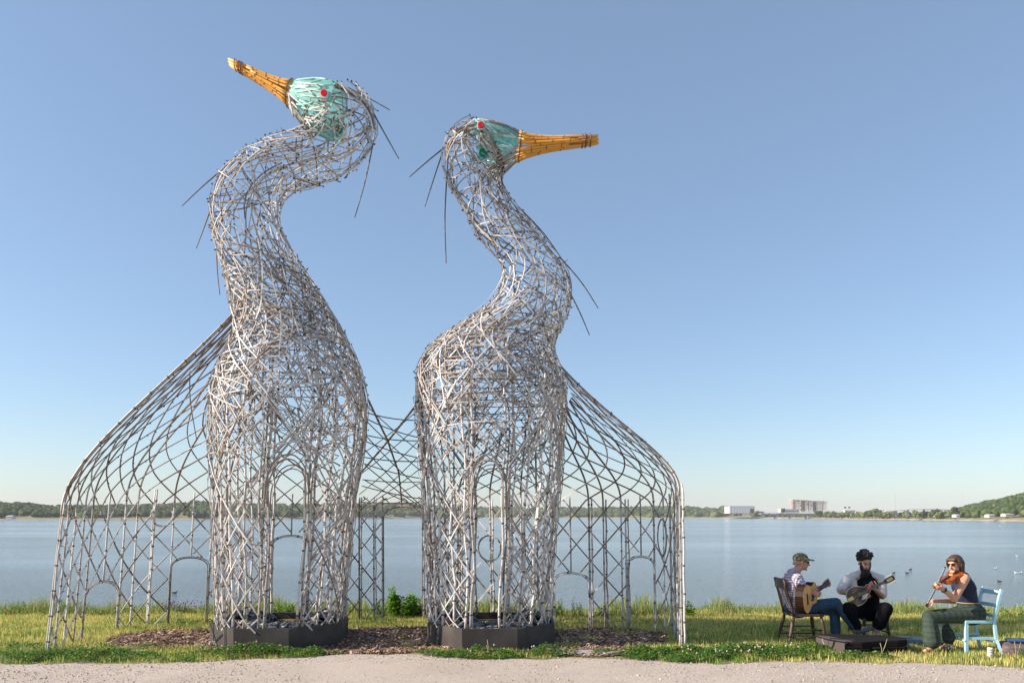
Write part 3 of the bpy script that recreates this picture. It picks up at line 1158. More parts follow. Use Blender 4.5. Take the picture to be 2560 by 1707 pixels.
    # grey canes from the beak down to the throat
    if grey_low:
        for k in range(15):
            u = 1.9 + 2.4 * k / 14
            p0 = bc + bm_ * math.cos(u) + Vector((0, -bd * math.sin(u), 0))
            g = D(*grey_low[k % len(grey_low)], Y0) + Vector((r.uniform(-.04, .04), -.30 * math.sin(u) * 1.0, r.uniform(-.05, .05)))
            m_ = (p0 + g) / 2 + Vector((0, 0, -.02))
            pts = [p0 * (1 - q) ** 2 + m_ * 2 * q * (1 - q) + g * q * q for q in [j / 5 for j in range(6)]]
            mb = MB(); mb.tube(pts, r.uniform(.008, .012), 5, 0, paint(r, .3)); at_origin(mb.build('throat_cane', M_bamboo, root), root)
        for k in range(grey_n):
            t0 = r.uniform(0, .6); t1 = min(1, t0 + r.uniform(.25, .6)); u = r.uniform(.2, 6.0); u1 = u + r.uniform(-.9, .9)
            pts = [hp(t0 + (t1 - t0) * j / 6, u + (u1 - u) * j / 6, .06) for j in range(7)]
            mb = MB(); mb.tube(pts, r.uniform(.008, .012), 5, 0, paint(r, .4)); at_origin(mb.build('head_cane', M_bamboo, root), root)
    for (t, s_) in ((.80, 1), (.84, 1), (.04, 1.0), (.9, 1)):
        mb = MB()
        c = bc.lerp(tc, t); a = bm_.lerp(tm, t) * (1 - .28 * math.sin(math.pi * t)); d = bd * (1 - t) + tm.length * t
        d *= (1 - .28 * math.sin(math.pi * t))
        k_ = 1 + .025 / max(a.length, .05)
        pts = [c + a * math.cos(q * .5236) * k_ + Vector((0, -d * math.sin(q * .5236) * k_, 0)) for q in range(13)]
        mb.tube(pts, .007, 4, 0, (.10, .06, .04), cap=False)
        at_origin(mb.build('binding', M_bamboo, root), root)
    return hp, C2, A2, D2


def straws(root, lst, Y0, seed):
    r = random.Random(seed)
    for poly in lst:
        pts = [D(x, y, Y0 + dy) for (x, y, dy) in poly]
        # smooth
        out = []
        for i in range(len(pts) - 1):
            p0 = pts[max(i - 1, 0)]; p1 = pts[i]; p2 = pts[i + 1]; p3 = pts[min(i + 2, len(pts) - 1)]
            for j in range(5):
                t = j / 5
                out.append(.5 * ((2 * p1) + (p2 - p0) * t + (2 * p0 - 5 * p1 + 4 * p2 - p3) * t * t + (3 * p1 - p0 - 3 * p2 + p3) * t ** 3))
        out.append(pts[-1])
        m = len(out)
        mb = MB(); mb.tube(out, [.0115 - .006 * i / m for i in range(m)], 5, 0, (.13, .105, .085))
        at_origin(mb.build('crest_cane', M_bamboo, root), root)


Y1 = 10.55


def crown(root, tops, Y0, seed):
    r = random.Random(seed)
    for k in range(9):
        dy = -.36 + .72 * k / 8
        pts = [D(x + r.uniform(-2, 2), y + abs(dy) * 45 + r.uniform(-2, 2), Y0 + dy * min(1, .35 + i * .25)) for i, (x, y) in enumerate(tops)]
        out = []
        for i in range(len(pts) - 1):
            p0 = pts[max(i - 1, 0)]; p1 = pts[i]; p2 = pts[i + 1]; p3 = pts[min(i + 2, len(pts) - 1)]
            for j in range(4):
                t = j / 4
                out.append(.5 * ((2 * p1) + (p2 - p0) * t + (2 * p0 - 5 * p1 + 4 * p2 - p3) * t * t + (3 * p1 - p0 - 3 * p2 + p3) * t ** 3))
        out.append(pts[-1])
        mb = MB(); mb.tube(out, r.uniform(.008, .012), 5, 0, paint(r, .4))
        at_origin(mb.build('crown_cane', M_bamboo, root), root)


H1 = thing('heron_sculpture', 'left giant woven bamboo heron with beak raised towards upper left', 'sculpture', (-3.17, Y1, .0))
H2 = thing('heron_sculpture', 'right giant woven bamboo heron with level orange beak pointing right', 'sculpture', (-.28, Y1, .0))
sk1 = Skin(RINGS1, Y1, lambda t: .95 if t < .35 else .9)
sk2 = Skin(RINGS2, Y1, lambda t: .95 if t < .35 else .9)
ties1 = build_heron(sk1, H1, 11, 2.42, (math.pi / 2 - .30, .24, -math.pi / 2 - .20, .27), None, 4.35, (165, 60, 215, 60))
ties2 = build_heron(sk2, H2, 12, 2.42, (math.pi / 2 + .02, .215, -math.pi / 2 - .02, .26), None, 4.1, (165, 60, 180, 50))
hp1 = build_head(H1, Y1, ((788, 190), (772, 330)), ((730, 184), (712, 300)), ((682, 188), (664, 248)), ((526, 136), (528, 150)), (.13, 1.60), 31, (.46, .34, .16), grey_low=[(694, 285), (700, 275), (712, 300)], grey_n=5)
hp2 = build_head(H2, Y1, ((1086, 277), (1098, 366)), ((1140, 283), (1142, 378)), ((1193, 303), (1184, 372)), ((1373, 312), (1375, 330)), (.16, 1.46), 32, (.36, .30, .17), grey_low=[(1150, 392), (1140, 384), (1128, 400)], grey_n=22)
crown(H1, [(733, 190), (765, 190), (798, 202), (828, 220), (850, 250), (860, 285)], Y1, 71)
crown(H2, [(1098, 282), (1080, 282), (1060, 290), (1044, 306), (1032, 328), (1024, 356)], Y1, 72)
straws(H1, [[(525, 378, 0), (470, 424, -.1), (418, 473, -.15)], [(481, 488, 0), (466, 530, 0), (451, 570, 0)], [(497, 560, .0), (499, 620, 0), (505, 677, 0)],
            [(795, 200, 0), (845, 225, 0), (895, 253, 0)], [(860, 265, 0), (888, 315, 0), (916, 365, 0)], [(857, 330, 0), (838, 420, 0), (815, 500, 0)],
            [(436, 852, .3), (437, 920, .3), (452, 1010, .5)]], Y1, 5)
straws(H2, [[(1022, 338, 0), (985, 368, 0), (940, 407, 0)], [(1017, 350, 0), (1000, 400, 0), (976, 475, 0)], [(1027, 395, 0), (1022, 500, 0), (1025, 605, 0)],
            [(1190, 475, 0), (1250, 538, 0), (1300, 610, 0)], [(1285, 590, 0), (1335, 648, 0), (1374, 708, 0)], [(1305, 665, 0), (1332, 718, 0), (1354, 770, 0)]], Y1, 6)


# ------------------------------------------------------------------ tails: lattice shells behind each heron
def poly_at(poly, s):
    """poly of (x,y) ; s metres"""
    for a, b in zip(poly, poly[1:]):
        L = math.hypot(b[0] - a[0], b[1] - a[1])
        if s <= L: return (a[0] + (b[0] - a[0]) * s / L, a[1] + (b[1] - a[1]) * s / L)
        s -= L
    return poly[-1]


def poly_len(poly): return sum(math.hypot(b[0] - a[0], b[1] - a[1]) for a, b in zip(poly, poly[1:]))


def smooth_poly(poly, n=2):
    for _ in range(n):
        out = [poly[0]]
        for a, b in zip(poly, poly[1:]):
            out += [(a[0] * .75 + b[0] * .25, a[1] * .75 + b[1] * .25), (a[0] * .25 + b[0] * .75, a[1] * .25 + b[1] * .75)]
        out.append(poly[-1]); poly = out
    return poly


class Shell:
    def __init__(s, foot, eave, attach, c1=.5, c2=0.0):
        s.c1 = c1; s.c2 = c2
        s.foot = smooth_poly(foot); s.L = poly_len(s.foot)
        s.eave = eave; s.attach = attach

    def F(s, q): x, y = poly_at(s.foot, q * s.L); return Vector((x, y, .0))

    def rib(s, q, t):
        """q along the footprint 0..1; t in 0..1 wall, 1..2 roof"""
        F = s.F(q); E = s.eave(q, F)
        if t <= 1:
            p = F.lerp(E, t)
            return p
        t = t - 1
        A = s.attach(q)
        up = (E - F) * .33
        C1 = E + Vector((up.x * 1.2, up.y, s.c1))
        C2 = A.lerp(E, .48) + Vector((0, 0, s.c2))
        return E * (1 - t) ** 3 + C1 * 3 * t * (1 - t) ** 2 + C2 * 3 * t * t * (1 - t) + A * t ** 3

    def nr(s, q, t):
        e = .01
        a = s.rib(min(q + e, 1), t) - s.rib(max(q - e, 0), t)
        b = s.rib(q, min(t + e, 2)) - s.rib(q, max(t - e, 0))
        n = a.cross(b)
        return n.normalized() if n.length > 1e-9 else Vector((0, -1, 0))


def pt_interp(keys, q):
    for (q0, a), (q1, b) in zip(keys, keys[1:]):
        if q <= q1:
            t = (q - q0) / (q1 - q0)
            return Vector(a).lerp(Vector(b), t)
    return Vector(keys[-1][1])


def build_shell(sh, root, seed, npoles, doors, circles, qdir=1, roof_brown=.6, diag=(.95, 9), tmax=2.0):
    """doors: (q0, q1, top z); circles: (q, z, rx, rz)"""
    r = random.Random(seed)
    poles = Pile(); canes = Pile(); roof = Pile()
    ties = []

    def blocked(q, t, pad=0.0):
        p = sh.rib(q, t)
        if t > 1.02: return False
        for (a, b, zt) in doors:
            c = (a + b) / 2; h = (b - a) / 2
            k = abs(q - c) / h
            if k < 1 - pad:
                lim = zt - (.28 * min(1, h * sh.L / .5)) * (1 - math.sqrt(max(0, 1 - k * k)))
                if p.z < lim: return True
        for (c, zc, rx, rz) in circles:
            if ((q - c) * sh.L / rx) ** 2 + ((p.z - zc) / rz) ** 2 < .9: return True
        return False
    qs = [i / (npoles - 1) for i in range(npoles)]
    for (a, b, zt) in doors:
        qs = [q for q in qs if not (a - .012 < q < b + .012)] + [a, b]
    for q in sorted(qs):
        top = r.uniform(1.0, 1.08)
        pts = [sh.rib(q, top * j / 12) for j in range(13)]
        poles.add('pole', dict(pts=pts, w=r.uniform(.025, .034), c=paint(r, .06), n=7, node=r.uniform(.24, .32), ph=r.random() * .3))
        if r.random() < .35 or q in (0, 1):
            pts = [p + Vector((r.uniform(.03, .045), -.03, 0)) for p in pts]
            poles.add('pole', dict(pts=pts, w=r.uniform(.024, .032), c=paint(r, .1), n=6, node=.28, ph=r.random() * .3))
        # rib continuing over the roof
        if (r.random() < .75 or q == 0) and tmax > 1.5:
            pts = [sh.rib(q, .93 + 1.07 * j / 16) for j in range(17)]
            roof.add('strip', dict(pts=pts, nrm=[sh.nr(q, min(1.99, .93 + 1.07 * j / 16)) for j in range(17)], w=.028 if q > 0 else .036, th=.018, c=paint(r, roof_brown)))
    if tmax > 1.5:
        for dz in (0.0, .03):
            pts = [sh.rib(0.0 + dz * .3, .97 + 1.03 * j / 20) for j in range(21)]
            roof.add('pole', dict(pts=pts, w=.034, c=paint(r, .5), n=6, node=.25))
    # poles above the door openings
    for (a, b, zt) in doors:
        c = (a + b) / 2
        F = sh.F(c); E = sh.eave(c, F)
        t0 = zt / E.z
        if t0 < .95:
            pts = [sh.rib(c, t0 + (1.05 - t0) * j / 6) for j in range(7)]
            poles.add('pole', dict(pts=pts, w=.026, c=paint(r, .1), n=6, node=.28))
        h = (b - a) / 2
        for off in (0, .02):
            pts = []
            for j in range(17):
                a_ = math.pi * j / 16
                q = c - (h - off / sh.L) * math.cos(a_)
                z = (zt - off) - .28 * min(1, h * sh.L / .5) + .28 * min(1, h * sh.L / .5) * math.sin(a_) ** .8 if True else 0
                pts.append(sh.rib(q, z / sh.eave(q, sh.F(q)).z) + Vector((0, -.02 - off * .5, 0)))
            q0 = c - (h - off / sh.L); q1 = c + (h - off / sh.L)
            lo = [sh.rib(q0, .0) + Vector((0, -.02, 0)), sh.rib(q0, .5 * (zt - .28) / 1.9) + Vector((0, -.02, 0))]
            hi = [sh.rib(q1, .5 * (zt - .28) / 1.9) + Vector((0, -.02, 0)), sh.rib(q1, .0) + Vector((0, -.02, 0))]
            canes.add('pole', dict(pts=lo + pts + hi, w=.02, c=paint(r, .3), n=5, node=.3))
    for (c, zc, rx, rz) in circles:
        for off in (0, .015):
            pts = []
            for j in range(21):
                a_ = 2 * math.pi * j / 20 + off * 30
                q = c + (rx + off) * math.cos(a_) / sh.L; z = zc + (rz + off) * math.sin(a_)
                pts.append(sh.rib(q, max(.02, min(1.2, z / sh.eave(q, sh.F(q)).z))) + Vector((0, -.025 - off, 0)))
            canes.add('pole', dict(pts=pts, w=.017, c=paint(r, .5), n=5, node=.4))
    # diagonals: two families across wall and roof
    slope, cnt = diag
    tw = 1.9
    for fam in (-1, 1):
        m = int(cnt)
        for k in range(-m, 2 * m):
            q0 = k / m + r.uniform(-.008, .008)
            run = []
            steps = 60
            for j in range(steps + 1):
                t = tmax * j / steps
                # arc metres climbed so far: wall about 1.9 m, roof compressed towards the neck
                up = min(t, 1) * tw + max(0, t - 1) * 2.3
                q = q0 + fam * up * slope / sh.L
                okk = 0 <= q <= 1 and not blocked(q, t)
                if okk:
                    run.append((sh.rib(q, t) + sh.nr(q, min(t, 1.98)) * (.012 * fam), sh.nr(q, min(t, 1.98)), t))
                if (not okk or j == steps or len(run) > 17):
                    if len(run) > 2:
                        wd = r.uniform(.018, .026)
                        isroof = run[len(run) // 2][2] > 1.0
                        cc = paint(r, roof_brown if isroof else .25)
                        (roof if isroof else canes).add('strip', dict(pts=[a[0] for a in run], nrm=[a[1] for a in run], w=wd if not isroof else wd * .9, th=.013, c=cc))
                        for a in run[::5]: ties.append((a[0], a[1]))
                    run = run[-1:] if okk and len(run) > 17 else []
    poles.emit('tail_pole', root, M_bamboo)
    canes.emit('tail_cane', root, M_bamboo)
    roof.emit('tail_rib', root, M_bamboo)
    return ties


# left tail
footL = [(-5.78, 9.52), (-5.86, 9.9), (-5.92, 10.4), (-5.92, 11.0), (-5.9, 11.5), (-5.72, 11.95), (-5.36, 12.1), (-4.98, 12.2), (-4.3, 12.4), (-3.5, 12.55), (-2.75, 12.6)]
eaveL = lambda q, F: F + Vector((.17 - .12 * q, .06 - .1 * q, 1.82 + .16 * min(1, q * 4)))
attL = lambda q: pt_interp([(0, (-3.74, 10.3, 4.42)), (.25, (-3.9, 10.7, 4.15)), (.5, (-3.95, 11.05, 3.8)), (.75, (-3.6, 11.4, 3.5)), (1, (-2.9, 11.5, 3.2))], q)
shL = Shell(footL, eaveL, attL, .66, .08)
sL = lambda m: m / shL.L
tL = build_shell(shL, H1, 41, 21, [(sL(1.05), sL(1.95), .78), (sL(2.78), sL(3.36), 1.07), (sL(4.3), sL(4.92), 1.40)],
                 [(sL(2.62), 1.72, .15, .16)], roof_brown=.75, diag=(.95, 13))
# right tail
footR = [(2.17, 9.8), (2.22, 10.15), (2.27, 10.6), (2.27, 11.0), (2.14, 11.4), (1.8, 11.7), (1.5, 11.75), (1.2, 11.8), (.65, 12.05), (.1, 12.3), (-.4, 12.5), (-.85, 12.62)]
eaveR = lambda q, F: F + Vector((-.03, .02, 2.05 - .1 * min(1, q * 4)))
attR = lambda q: pt_interp([(0, (.66, 10.35, 3.72)), (.25, (.85, 10.8, 3.4)), (.5, (.75, 11.2, 3.2)), (.75, (.3, 11.5, 3.1)), (1, (-.5, 11.6, 3.0))], q)
shR = Shell(footR, eaveR, attR, .42, -.05)
sR = lambda m: m / shR.L
tR = build_shell(shR, H2, 42, 19, [(sR(1.60), sR(2.10), 1.11), (sR(2.66), sR(3.26), .84)],
                 [(sR(1.40), 1.40, .12, .26), (sR(4.35), 1.19, .19, .2)], roof_brown=.55, diag=(.9, 11))
# the saddle between the herons
footC = [(-2.75, 12.62), (-2.4, 12.66), (-1.8, 12.68), (-1.2, 12.66), (-.85, 12.62)]


class Saddle(Shell):
    def __init__(s):
        s.foot = footC; s.L = poly_len(footC)
        s.eave = lambda q, F: F + Vector((0, -.02, 1.95))

    def rib(s, q, t):
        F = s.F(q); E = s.eave(q, F)
        if t <= 1: return F.lerp(E, t)
        t -= 1
        # front edge hangs as a V between the two bodies
        x = -2.05 + q * .9
        zf = 2.74 + 2.3 * (q - .48) ** 2
        A = Vector((x, 10.8 + .25 * (1 - abs(2 * q - 1)), zf))
        M_ = E.lerp(A, .5) + Vector((0, 0, .12))
        return E * (1 - t) ** 2 + M_ * 2 * t * (1 - t) + A * t * t


shC = Saddle()
HC = thing('bamboo_canopy', 'open bamboo lattice canopy hanging between the two herons over a rear doorway', 'canopy', (-1.8, 12.6, 0))
sC = lambda m: m / shC.L
tC = build_shell(shC, HC, 43, 9, [(sC(.62), sC(1.30), 1.88)], [], roof_brown=.8, diag=(.8, 6), tmax=1.06)
mb = MB()
pile = Pile()
rC = random.Random(9)
for k in range(9):
    q = k / 8
    a = P(912 - 8 * q, 1030 + 225 * q, 10.8 + 1.7 * q); b = P(1062, 1050 + 205 * q, 10.8 + 1.7 * q)
    if k % 2: a.z += .08; b.z -= .12
    m_ = (a + b) / 2 + Vector((0, 0, -.03 - .05 * (1 - q)))
    pts = [a * (1 - t) ** 2 + m_ * 2 * t * (1 - t) + b * t * t for t in [j / 6 for j in range(7)]]
    pile.add('strip', dict(pts=pts, nrm=[Vector((0, -.6, .8))] * 7, w=.016, th=.014, c=_scale(rC, .8, 1.3, (.16, .13, .11))))
for k in range(6):
    q = k / 5
    for sg in (0, 1):
        x0, x1 = (912, 1066) if sg == 0 else (1062, 898)
        y0 = 1010 + 190 * q; y1 = y0 + 130 + 50 * q
        a = P(x0, y0, 10.8 + 1.2 * q); b = P(x1, min(y1, 1275), 11.6 + 1.0 * q)
        m_ = (a + b) / 2 + Vector((0, 0, -.06))
        pts = [a * (1 - t) ** 2 + m_ * 2 * t * (1 - t) + b * t * t for t in [j / 7 for j in range(8)]]
        pile.add('strip', dict(pts=pts, nrm=[Vector((0, -.6, .8))] * 8, w=.018, th=.014, c=_scale(rC, .8, 1.3, (.18, .14, .12))))
# the two long crossing edges
for pts in ([P(921, 1000, 10.7), P(969, 1101, 10.95), P(997, 1181, 11.8), P(1005, 1262, 12.6)], [P(1037, 1017, 10.7), P(971, 1101, 10.9), P(896, 1189, 11.8), P(860, 1240, 12.5)]):
    o_ = []
    for i in range(3):
        for j in range(6): o_.append(pts[i].lerp(pts[i + 1], j / 6))
    o_.append(pts[-1])
    pile.add('pole', dict(pts=o_, w=.03, c=(.2, .15, .12), n=6, node=.3))
pile.emit('edge_cane', HC, M_bamboo)
emit_ties(ties1 + tL, H1, 1); emit_ties(ties2 + tR, H2, 2); emit_ties(tC, HC, 3)

# ------------------------------------------------------------------ planters with river stones
sc_, sf_ = ICO2, ICO2F


def stone_mesh(i):
    r = np.random.default_rng(500 + i)
    v = ICO2 * np.array([1, r.uniform(.65, .9), r.uniform(.45, .62)])
    v = v * (1 + .07 * np.sin(v[:, [0]] * 4 + i))
    me = bpy.data.meshes.new('stone')
    me.from_pydata([tuple(q) for q in v], [], [tuple(int(z) for z in q) for q in ICO2F])
    me.polygons.foreach_set('use_smooth', [True] * len(ICO2F))
    ca = me.color_attributes.new('tint', 'FLOAT_COLOR', 'POINT')
    base = [(.06, .075, .088), (.085, .10, .11), (.12, .13, .14), (.045, .055, .065), (.19, .19, .19), (.34, .27, .21)][i % 6]
    a = np.ones((len(v), 4), np.float32); a[:, :3] = base
    ca.data.foreach_set('color', a.ravel())
    me.materials.append(M_stone)
    return me


stone_meshes = [stone_mesh(i) for i in range(18)]


def planter(cx, cy, label, seed):
    root = thing('octagonal_planter', label, 'planter', (cx, cy, 0))
    Rr = .915; th = .035; h = .285
    for k in range(8):
        a0 = R(22.5 + 45 * k); a1 = R(22.5 + 45 * (k + 1))
        o0 = Vector((Rr * math.cos(a0), Rr * math.sin(a0), 0)); o1 = Vector((Rr * math.cos(a1), Rr * math.sin(a1), 0))
        i0 = o0 * (1 - th / Rr * 1.08); i1 = o1 * (1 - th / Rr * 1.08)
        zz = Vector((0, 0, h)); dn = Vector((0, 0, -.1))
        mb = MB()
        g_ = .0015
        t = (o1 - o0).normalized() * g_
        mb.add([o0 + t + dn, o1 - t + dn, i1 - t + dn, i0 + t + dn, o0 + t + zz, o1 - t + zz, i1 - t + zz, i0 + t + zz],
               [(0, 1, 5, 4), (1, 2, 6, 5), (2, 3, 7, 6), (3, 0, 4, 7), (4, 5, 6, 7), (3, 2, 1, 0)])
        mb.build('side_panel', M_planter, root)
    mb = MB(); mb.box((0, .62, .16), (.5, .03, .1)); mb.build('inner_board', M_lightwood, root)
    r = random.Random(seed)
    # pebble bed below the loose stones
    out = [(math.cos(R(22.5 + 45 * k)) * .86, math.sin(R(22.5 + 45 * k)) * .86) for k in range(8)]
    mb = MB(); mb.prism(out, -.05, .13); mb.build('stone_bed', M_stone_dark, root)

    def zheap(x, y):
        side = min(1, max(0, (abs(x) - .22) / .3))
        rr = math.hypot(x, y)
        z = .235 + .05 * (y < -.3) + side * (.17 if y > -.2 else .06) * max(0, 1 - max(0, rr - .62) * 4)
        if abs(x) < .25 and y > .25: z -= .1
        return z
    items = []
    for k in range(1150):
        a = r.uniform(0, 6.283); q = math.sqrt(r.random()) * .8
        x = q * math.cos(a); y = q * math.sin(a)
        if max(abs(x), abs(y), (abs(x) + abs(y)) * .7071) > .80: continue
        z = zheap(x, y) + r.uniform(-.06, .0)
        s = r.uniform(.026, .048)
        items.append((x, y, z, s))
    # largest on screen: high and near
    items.sort(key=lambda i: -(i[3] * 12 + i[2] * 3 - i[1] * .35))
    restv = []; 
    for i, (x, y, z, s) in enumerate(items):
        M = Matrix.Translation((x, y, z)) @ Matrix.Rotation(r.random() * 6.28, 4, 'Z') @ Matrix.Rotation(r.uniform(-.5, .5), 4, 'X') @ Matrix.Scale(s, 4)
        me = r.choice(stone_meshes)
        if i < 300:
            o = bpy.data.objects.new('stone', me); C.objects.link(o); o.parent = root; o.matrix_local = M
        else:
            restv.append((M, r.randrange(3)))
    cols_ = [(.055, .07, .08), (.10, .11, .12), (.17, .17, .17)]
    mb = MB()
    low = [tuple(q) for q in ico(1)[0]]; lowf = [tuple(int(z) for z in q) for q in ico(1)[1]]
    for M, k in restv:
        mb.add([M @ Vector((v[0], v[1] * .8, v[2] * .52)) for v in low], lowf, 0, cols_[k], True)
    o = mb.build('small_stones', M_stone, root); tag(o, kind='stuff')
    return root


M_stone_dark = material('stone_bed', (.03, .035, .038), rough=.9, bump=(30, 1, .03))
planter(-3.17, 10.55, 'dark octagonal planter of river stones under the left heron', 61)
planter(-.28, 10.55, 'dark octagonal planter of river stones under the right heron', 62)
#SPLIT3
# ------------------------------------------------------------------ grass and weeds
def blades(name, x, y, h, wd, cols, seed, bend=.35, label=None, zoff=0.0, cat='grass'):
    r = np.random.default_rng(seed)
    n = len(x)
    z = ground_z(x, y) + zoff
    a = r.uniform(0, 6.283, n); dx = np.cos(a); dy = np.sin(a)
    b = r.uniform(0, 6.283, n); lx = np.cos(b) * h * bend * r.random(n); ly = np.sin(b) * h * bend * r.random(n)
    base = np.stack([x, y, z], 1)
    w_ = np.stack([dx * wd / 2, dy * wd / 2, np.zeros(n)], 1)
    mid = base + np.stack([lx * .35, ly * .35, h * .6], 1)
    tip = base + np.stack([lx, ly, h], 1)
    v = np.stack([base - w_, base + w_, mid + w_ * .7, mid - w_ * .7, tip], 1)
    fb = np.array([[0, 1, 2], [0, 2, 3], [3, 2, 4]])
    f = (fb[None] + (np.arange(n) * 5)[:, None, None]).reshape(-1, 3)
    o = np_mesh(name, v.reshape(-1, 3), f, 3, M_grass, cols=np.repeat(cols, 5, 0))
    tag(o, label, cat, kind='stuff')
    return o


def leaf_verts(c, s, r, up=.6):
    """diamond leaves, c (n,3), s (n,)"""
    n = len(c)
    a = r.uniform(0, 6.283, n); tilt = r.uniform(-.2, 1.1, n) * up
    d = np.stack([np.cos(a) * np.cos(tilt), np.sin(a) * np.cos(tilt), np.sin(tilt)], 1)
    sd = np.stack([-np.sin(a), np.cos(a), r.uniform(-.5, .5, n)], 1)
    S = s[:, None]
    v = np.stack([c, c + d * S * .5 + sd * S * .3, c + d * S, c + d * S * .5 - sd * S * .3], 1)
    return v


def leaves(name, c, s, cols, seed, parent=None, up=.6):
    r = np.random.default_rng(seed)
    v = leaf_verts(c, s, r, up)
    f = np.arange(len(c) * 4).reshape(-1, 4)
    return np_mesh(name, v.reshape(-1, 3), f, 4, M_leaf, cols=np.repeat(cols, 4, 0), parent=parent)


def in_planter(x, y, pad=0):
    m = np.zeros(x.shape, bool)
    for cx in (-3.17, -.28):
        m |= (np.maximum(np.maximum(np.abs(x - cx), np.abs(y - 10.55)), (np.abs(x - cx) + np.abs(y - 10.55)) * .7071) < .86 + pad)
    return m


N = 330000
x = rng.uniform(-9.6, 9.6, N); y = 8.2 + 6.2 * rng.random(N) ** .85
e = path_edge_Y(x) + (npnoise(x, x * 0, 3.0, 5) - .5) * .12 + (npnoise(x, y, 6, 31) - .5) * .22
ok = (y > e) & ~in_mulch(x, y) & ~in_planter(x, y)
thin = npnoise(x, y, 4.0, 33)
ok &= (thin > .22) | (y > 10)
# trodden soil between the planters and in front of the right tail
bare = (((x > -2.3) & (x < -.9)) | ((x > .5) & (x < 1.75))) & (y < 9.75)
ok &= ~(bare & (rng.random(N) > .05))
x, y = x[ok], y[ok]
n = len(x)
lush = npnoise(x, y, 1.3, 34) * .6 + npnoise(x, y, 5, 35) * .4
near = np.clip((9.9 - y) / .8, 0, 1) * (x < 3.2)
k = rng.random(n)
straw = np.array([.56, .48, .19]); yel = np.array([.42, .42, .11]); grn = np.array([.17, .26, .045]); dgr = np.array([.08, .16, .03])
pg = np.clip(.16 + .60 * (lush - .42) * 2 + .40 * near, .04, .9)
cols = np.where((k < pg * .45)[:, None], dgr, np.where((k < pg)[:, None], grn, np.where((k < .45 + pg * .5)[:, None], yel, straw)))
cols = cols * (.95 + .55 * rng.random((n, 1)))
h = rng.uniform(.025, .075, n) * (.7 + .9 * lush) * np.where(x > 2, 1.0, .9)
blades('lawn_grass', x, y, h, rng.uniform(.004, .009, n), cols, 36, label='short sun-bleached lawn grass between path and shore')

# low broad-leaved weeds along the edge of the path
patches = [(-5.0, 9.3, .75, .32, 5200), (-5.75, 9.15, .5, .2, 1800), (-6.4, 9.9, .5, .3, 1600), (-4.15, 9.05, .35, .13, 1300), (-3.2, 9.42, .85, .22, 5200), (-2.6, 9.5, .25, .12, 900),
           (-.35, 9.35, .78, .20, 5200), (.45, 9.5, .3, .15, 800), (1.55, 9.45, .45, .30, 4200), (2.2, 9.35, .62, .36, 7500), (3.0, 9.45, .8, .32, 6500), (3.7, 9.6, .7, .28, 3800),
           (4.1, 9.15, .4, .15, 1300), (6.25, 9.05, .25, .2, 1200), (-4.9, 9.75, .6, .2, 1200), (-2.0, 11.95, .9, .16, 1500), (-6.0, 12.4, .8, .3, 900), (.9, 12.1, 1.3, .2, 1100), (-4.9, 12.1, .9, .12, 1500)]
cs = []; ss = []; cl = []
for i, (cx, cy, rx, ry, cnt) in enumerate(patches):
    a = rng.uniform(0, 6.283, cnt); q = rng.random(cnt) ** .6
    px_ = cx + np.cos(a) * q * rx * (1 + .4 * npnoise(a * 2, a * 0, 1, i)); py_ = cy + np.sin(a) * q * ry * (1 + .4 * npnoise(a * 3, a * 0 + 4, 1, i))
    okk = py_ > path_edge_Y(px_) - .1
    okk &= ~in_planter(px_, py_, .06) & (npnoise(px_, py_, 4.5, 90 + i) * .6 + npnoise(px_, py_, 11, 120 + i) * .4 > .43)
    px_, py_, q = px_[okk], py_[okk], q[okk]
    hh = (.11 * (1 - q * .7) * (.5 + npnoise(px_, py_, 5, 60 + i))) * rng.random(len(px_)) ** .5 + .01
    cs.append(np.stack([px_, py_, ground_z(px_, py_) + hh], 1))
    ss.append(rng.uniform(.016, .042, len(px_)))
    g0 = np.array([.085, .20, .03]) if i not in (13, 16) else np.array([.14, .22, .04])
    k = rng.random((len(px_), 1))
    cl.append(np.where(k < .12, [[.30, .32, .08]], g0) * rng.uniform(.5, 1.5, (len(px_), 1)))
o = leaves('clover_weeds', np.concatenate(cs), np.concatenate(ss), np.concatenate(cl), 40)
tag(o, 'green clover and low weeds along the path edge', 'weeds', kind='stuff')
# pale clover heads
mb = MB()
rr_ = random.Random(5)
for (cx, cy, n_, rx) in ((-3.5, 9.42, 22, .4), (-.1, 9.3, 4, .4), (2.5, 9.15, 22, .5), (-3.8, 9.5, 8, .15), (3.1, 9.3, 8, .4)):
    for k in range(n_):
        x0 = cx + rr_.uniform(-rx, rx); y0 = cy + rr_.uniform(-.13, .1); h0 = rr_.uniform(.08, .17)
        mb.bar((x0, y0, 0), (x0, y0, h0), .003, .003, up=Vector((1, 0, 0)), col=(.12, .22, .05))
        mb.lathe([(.003, -.010), (.011, -.002), (.010, .008), (.004, .013)], 6, (x0, y0, h0), col=(.62, .52, .46))
o = mb.build('clover_flowers', M_leaf); tag(o, 'pale clover flower heads in the weeds by the path', 'flowers', kind='stuff')

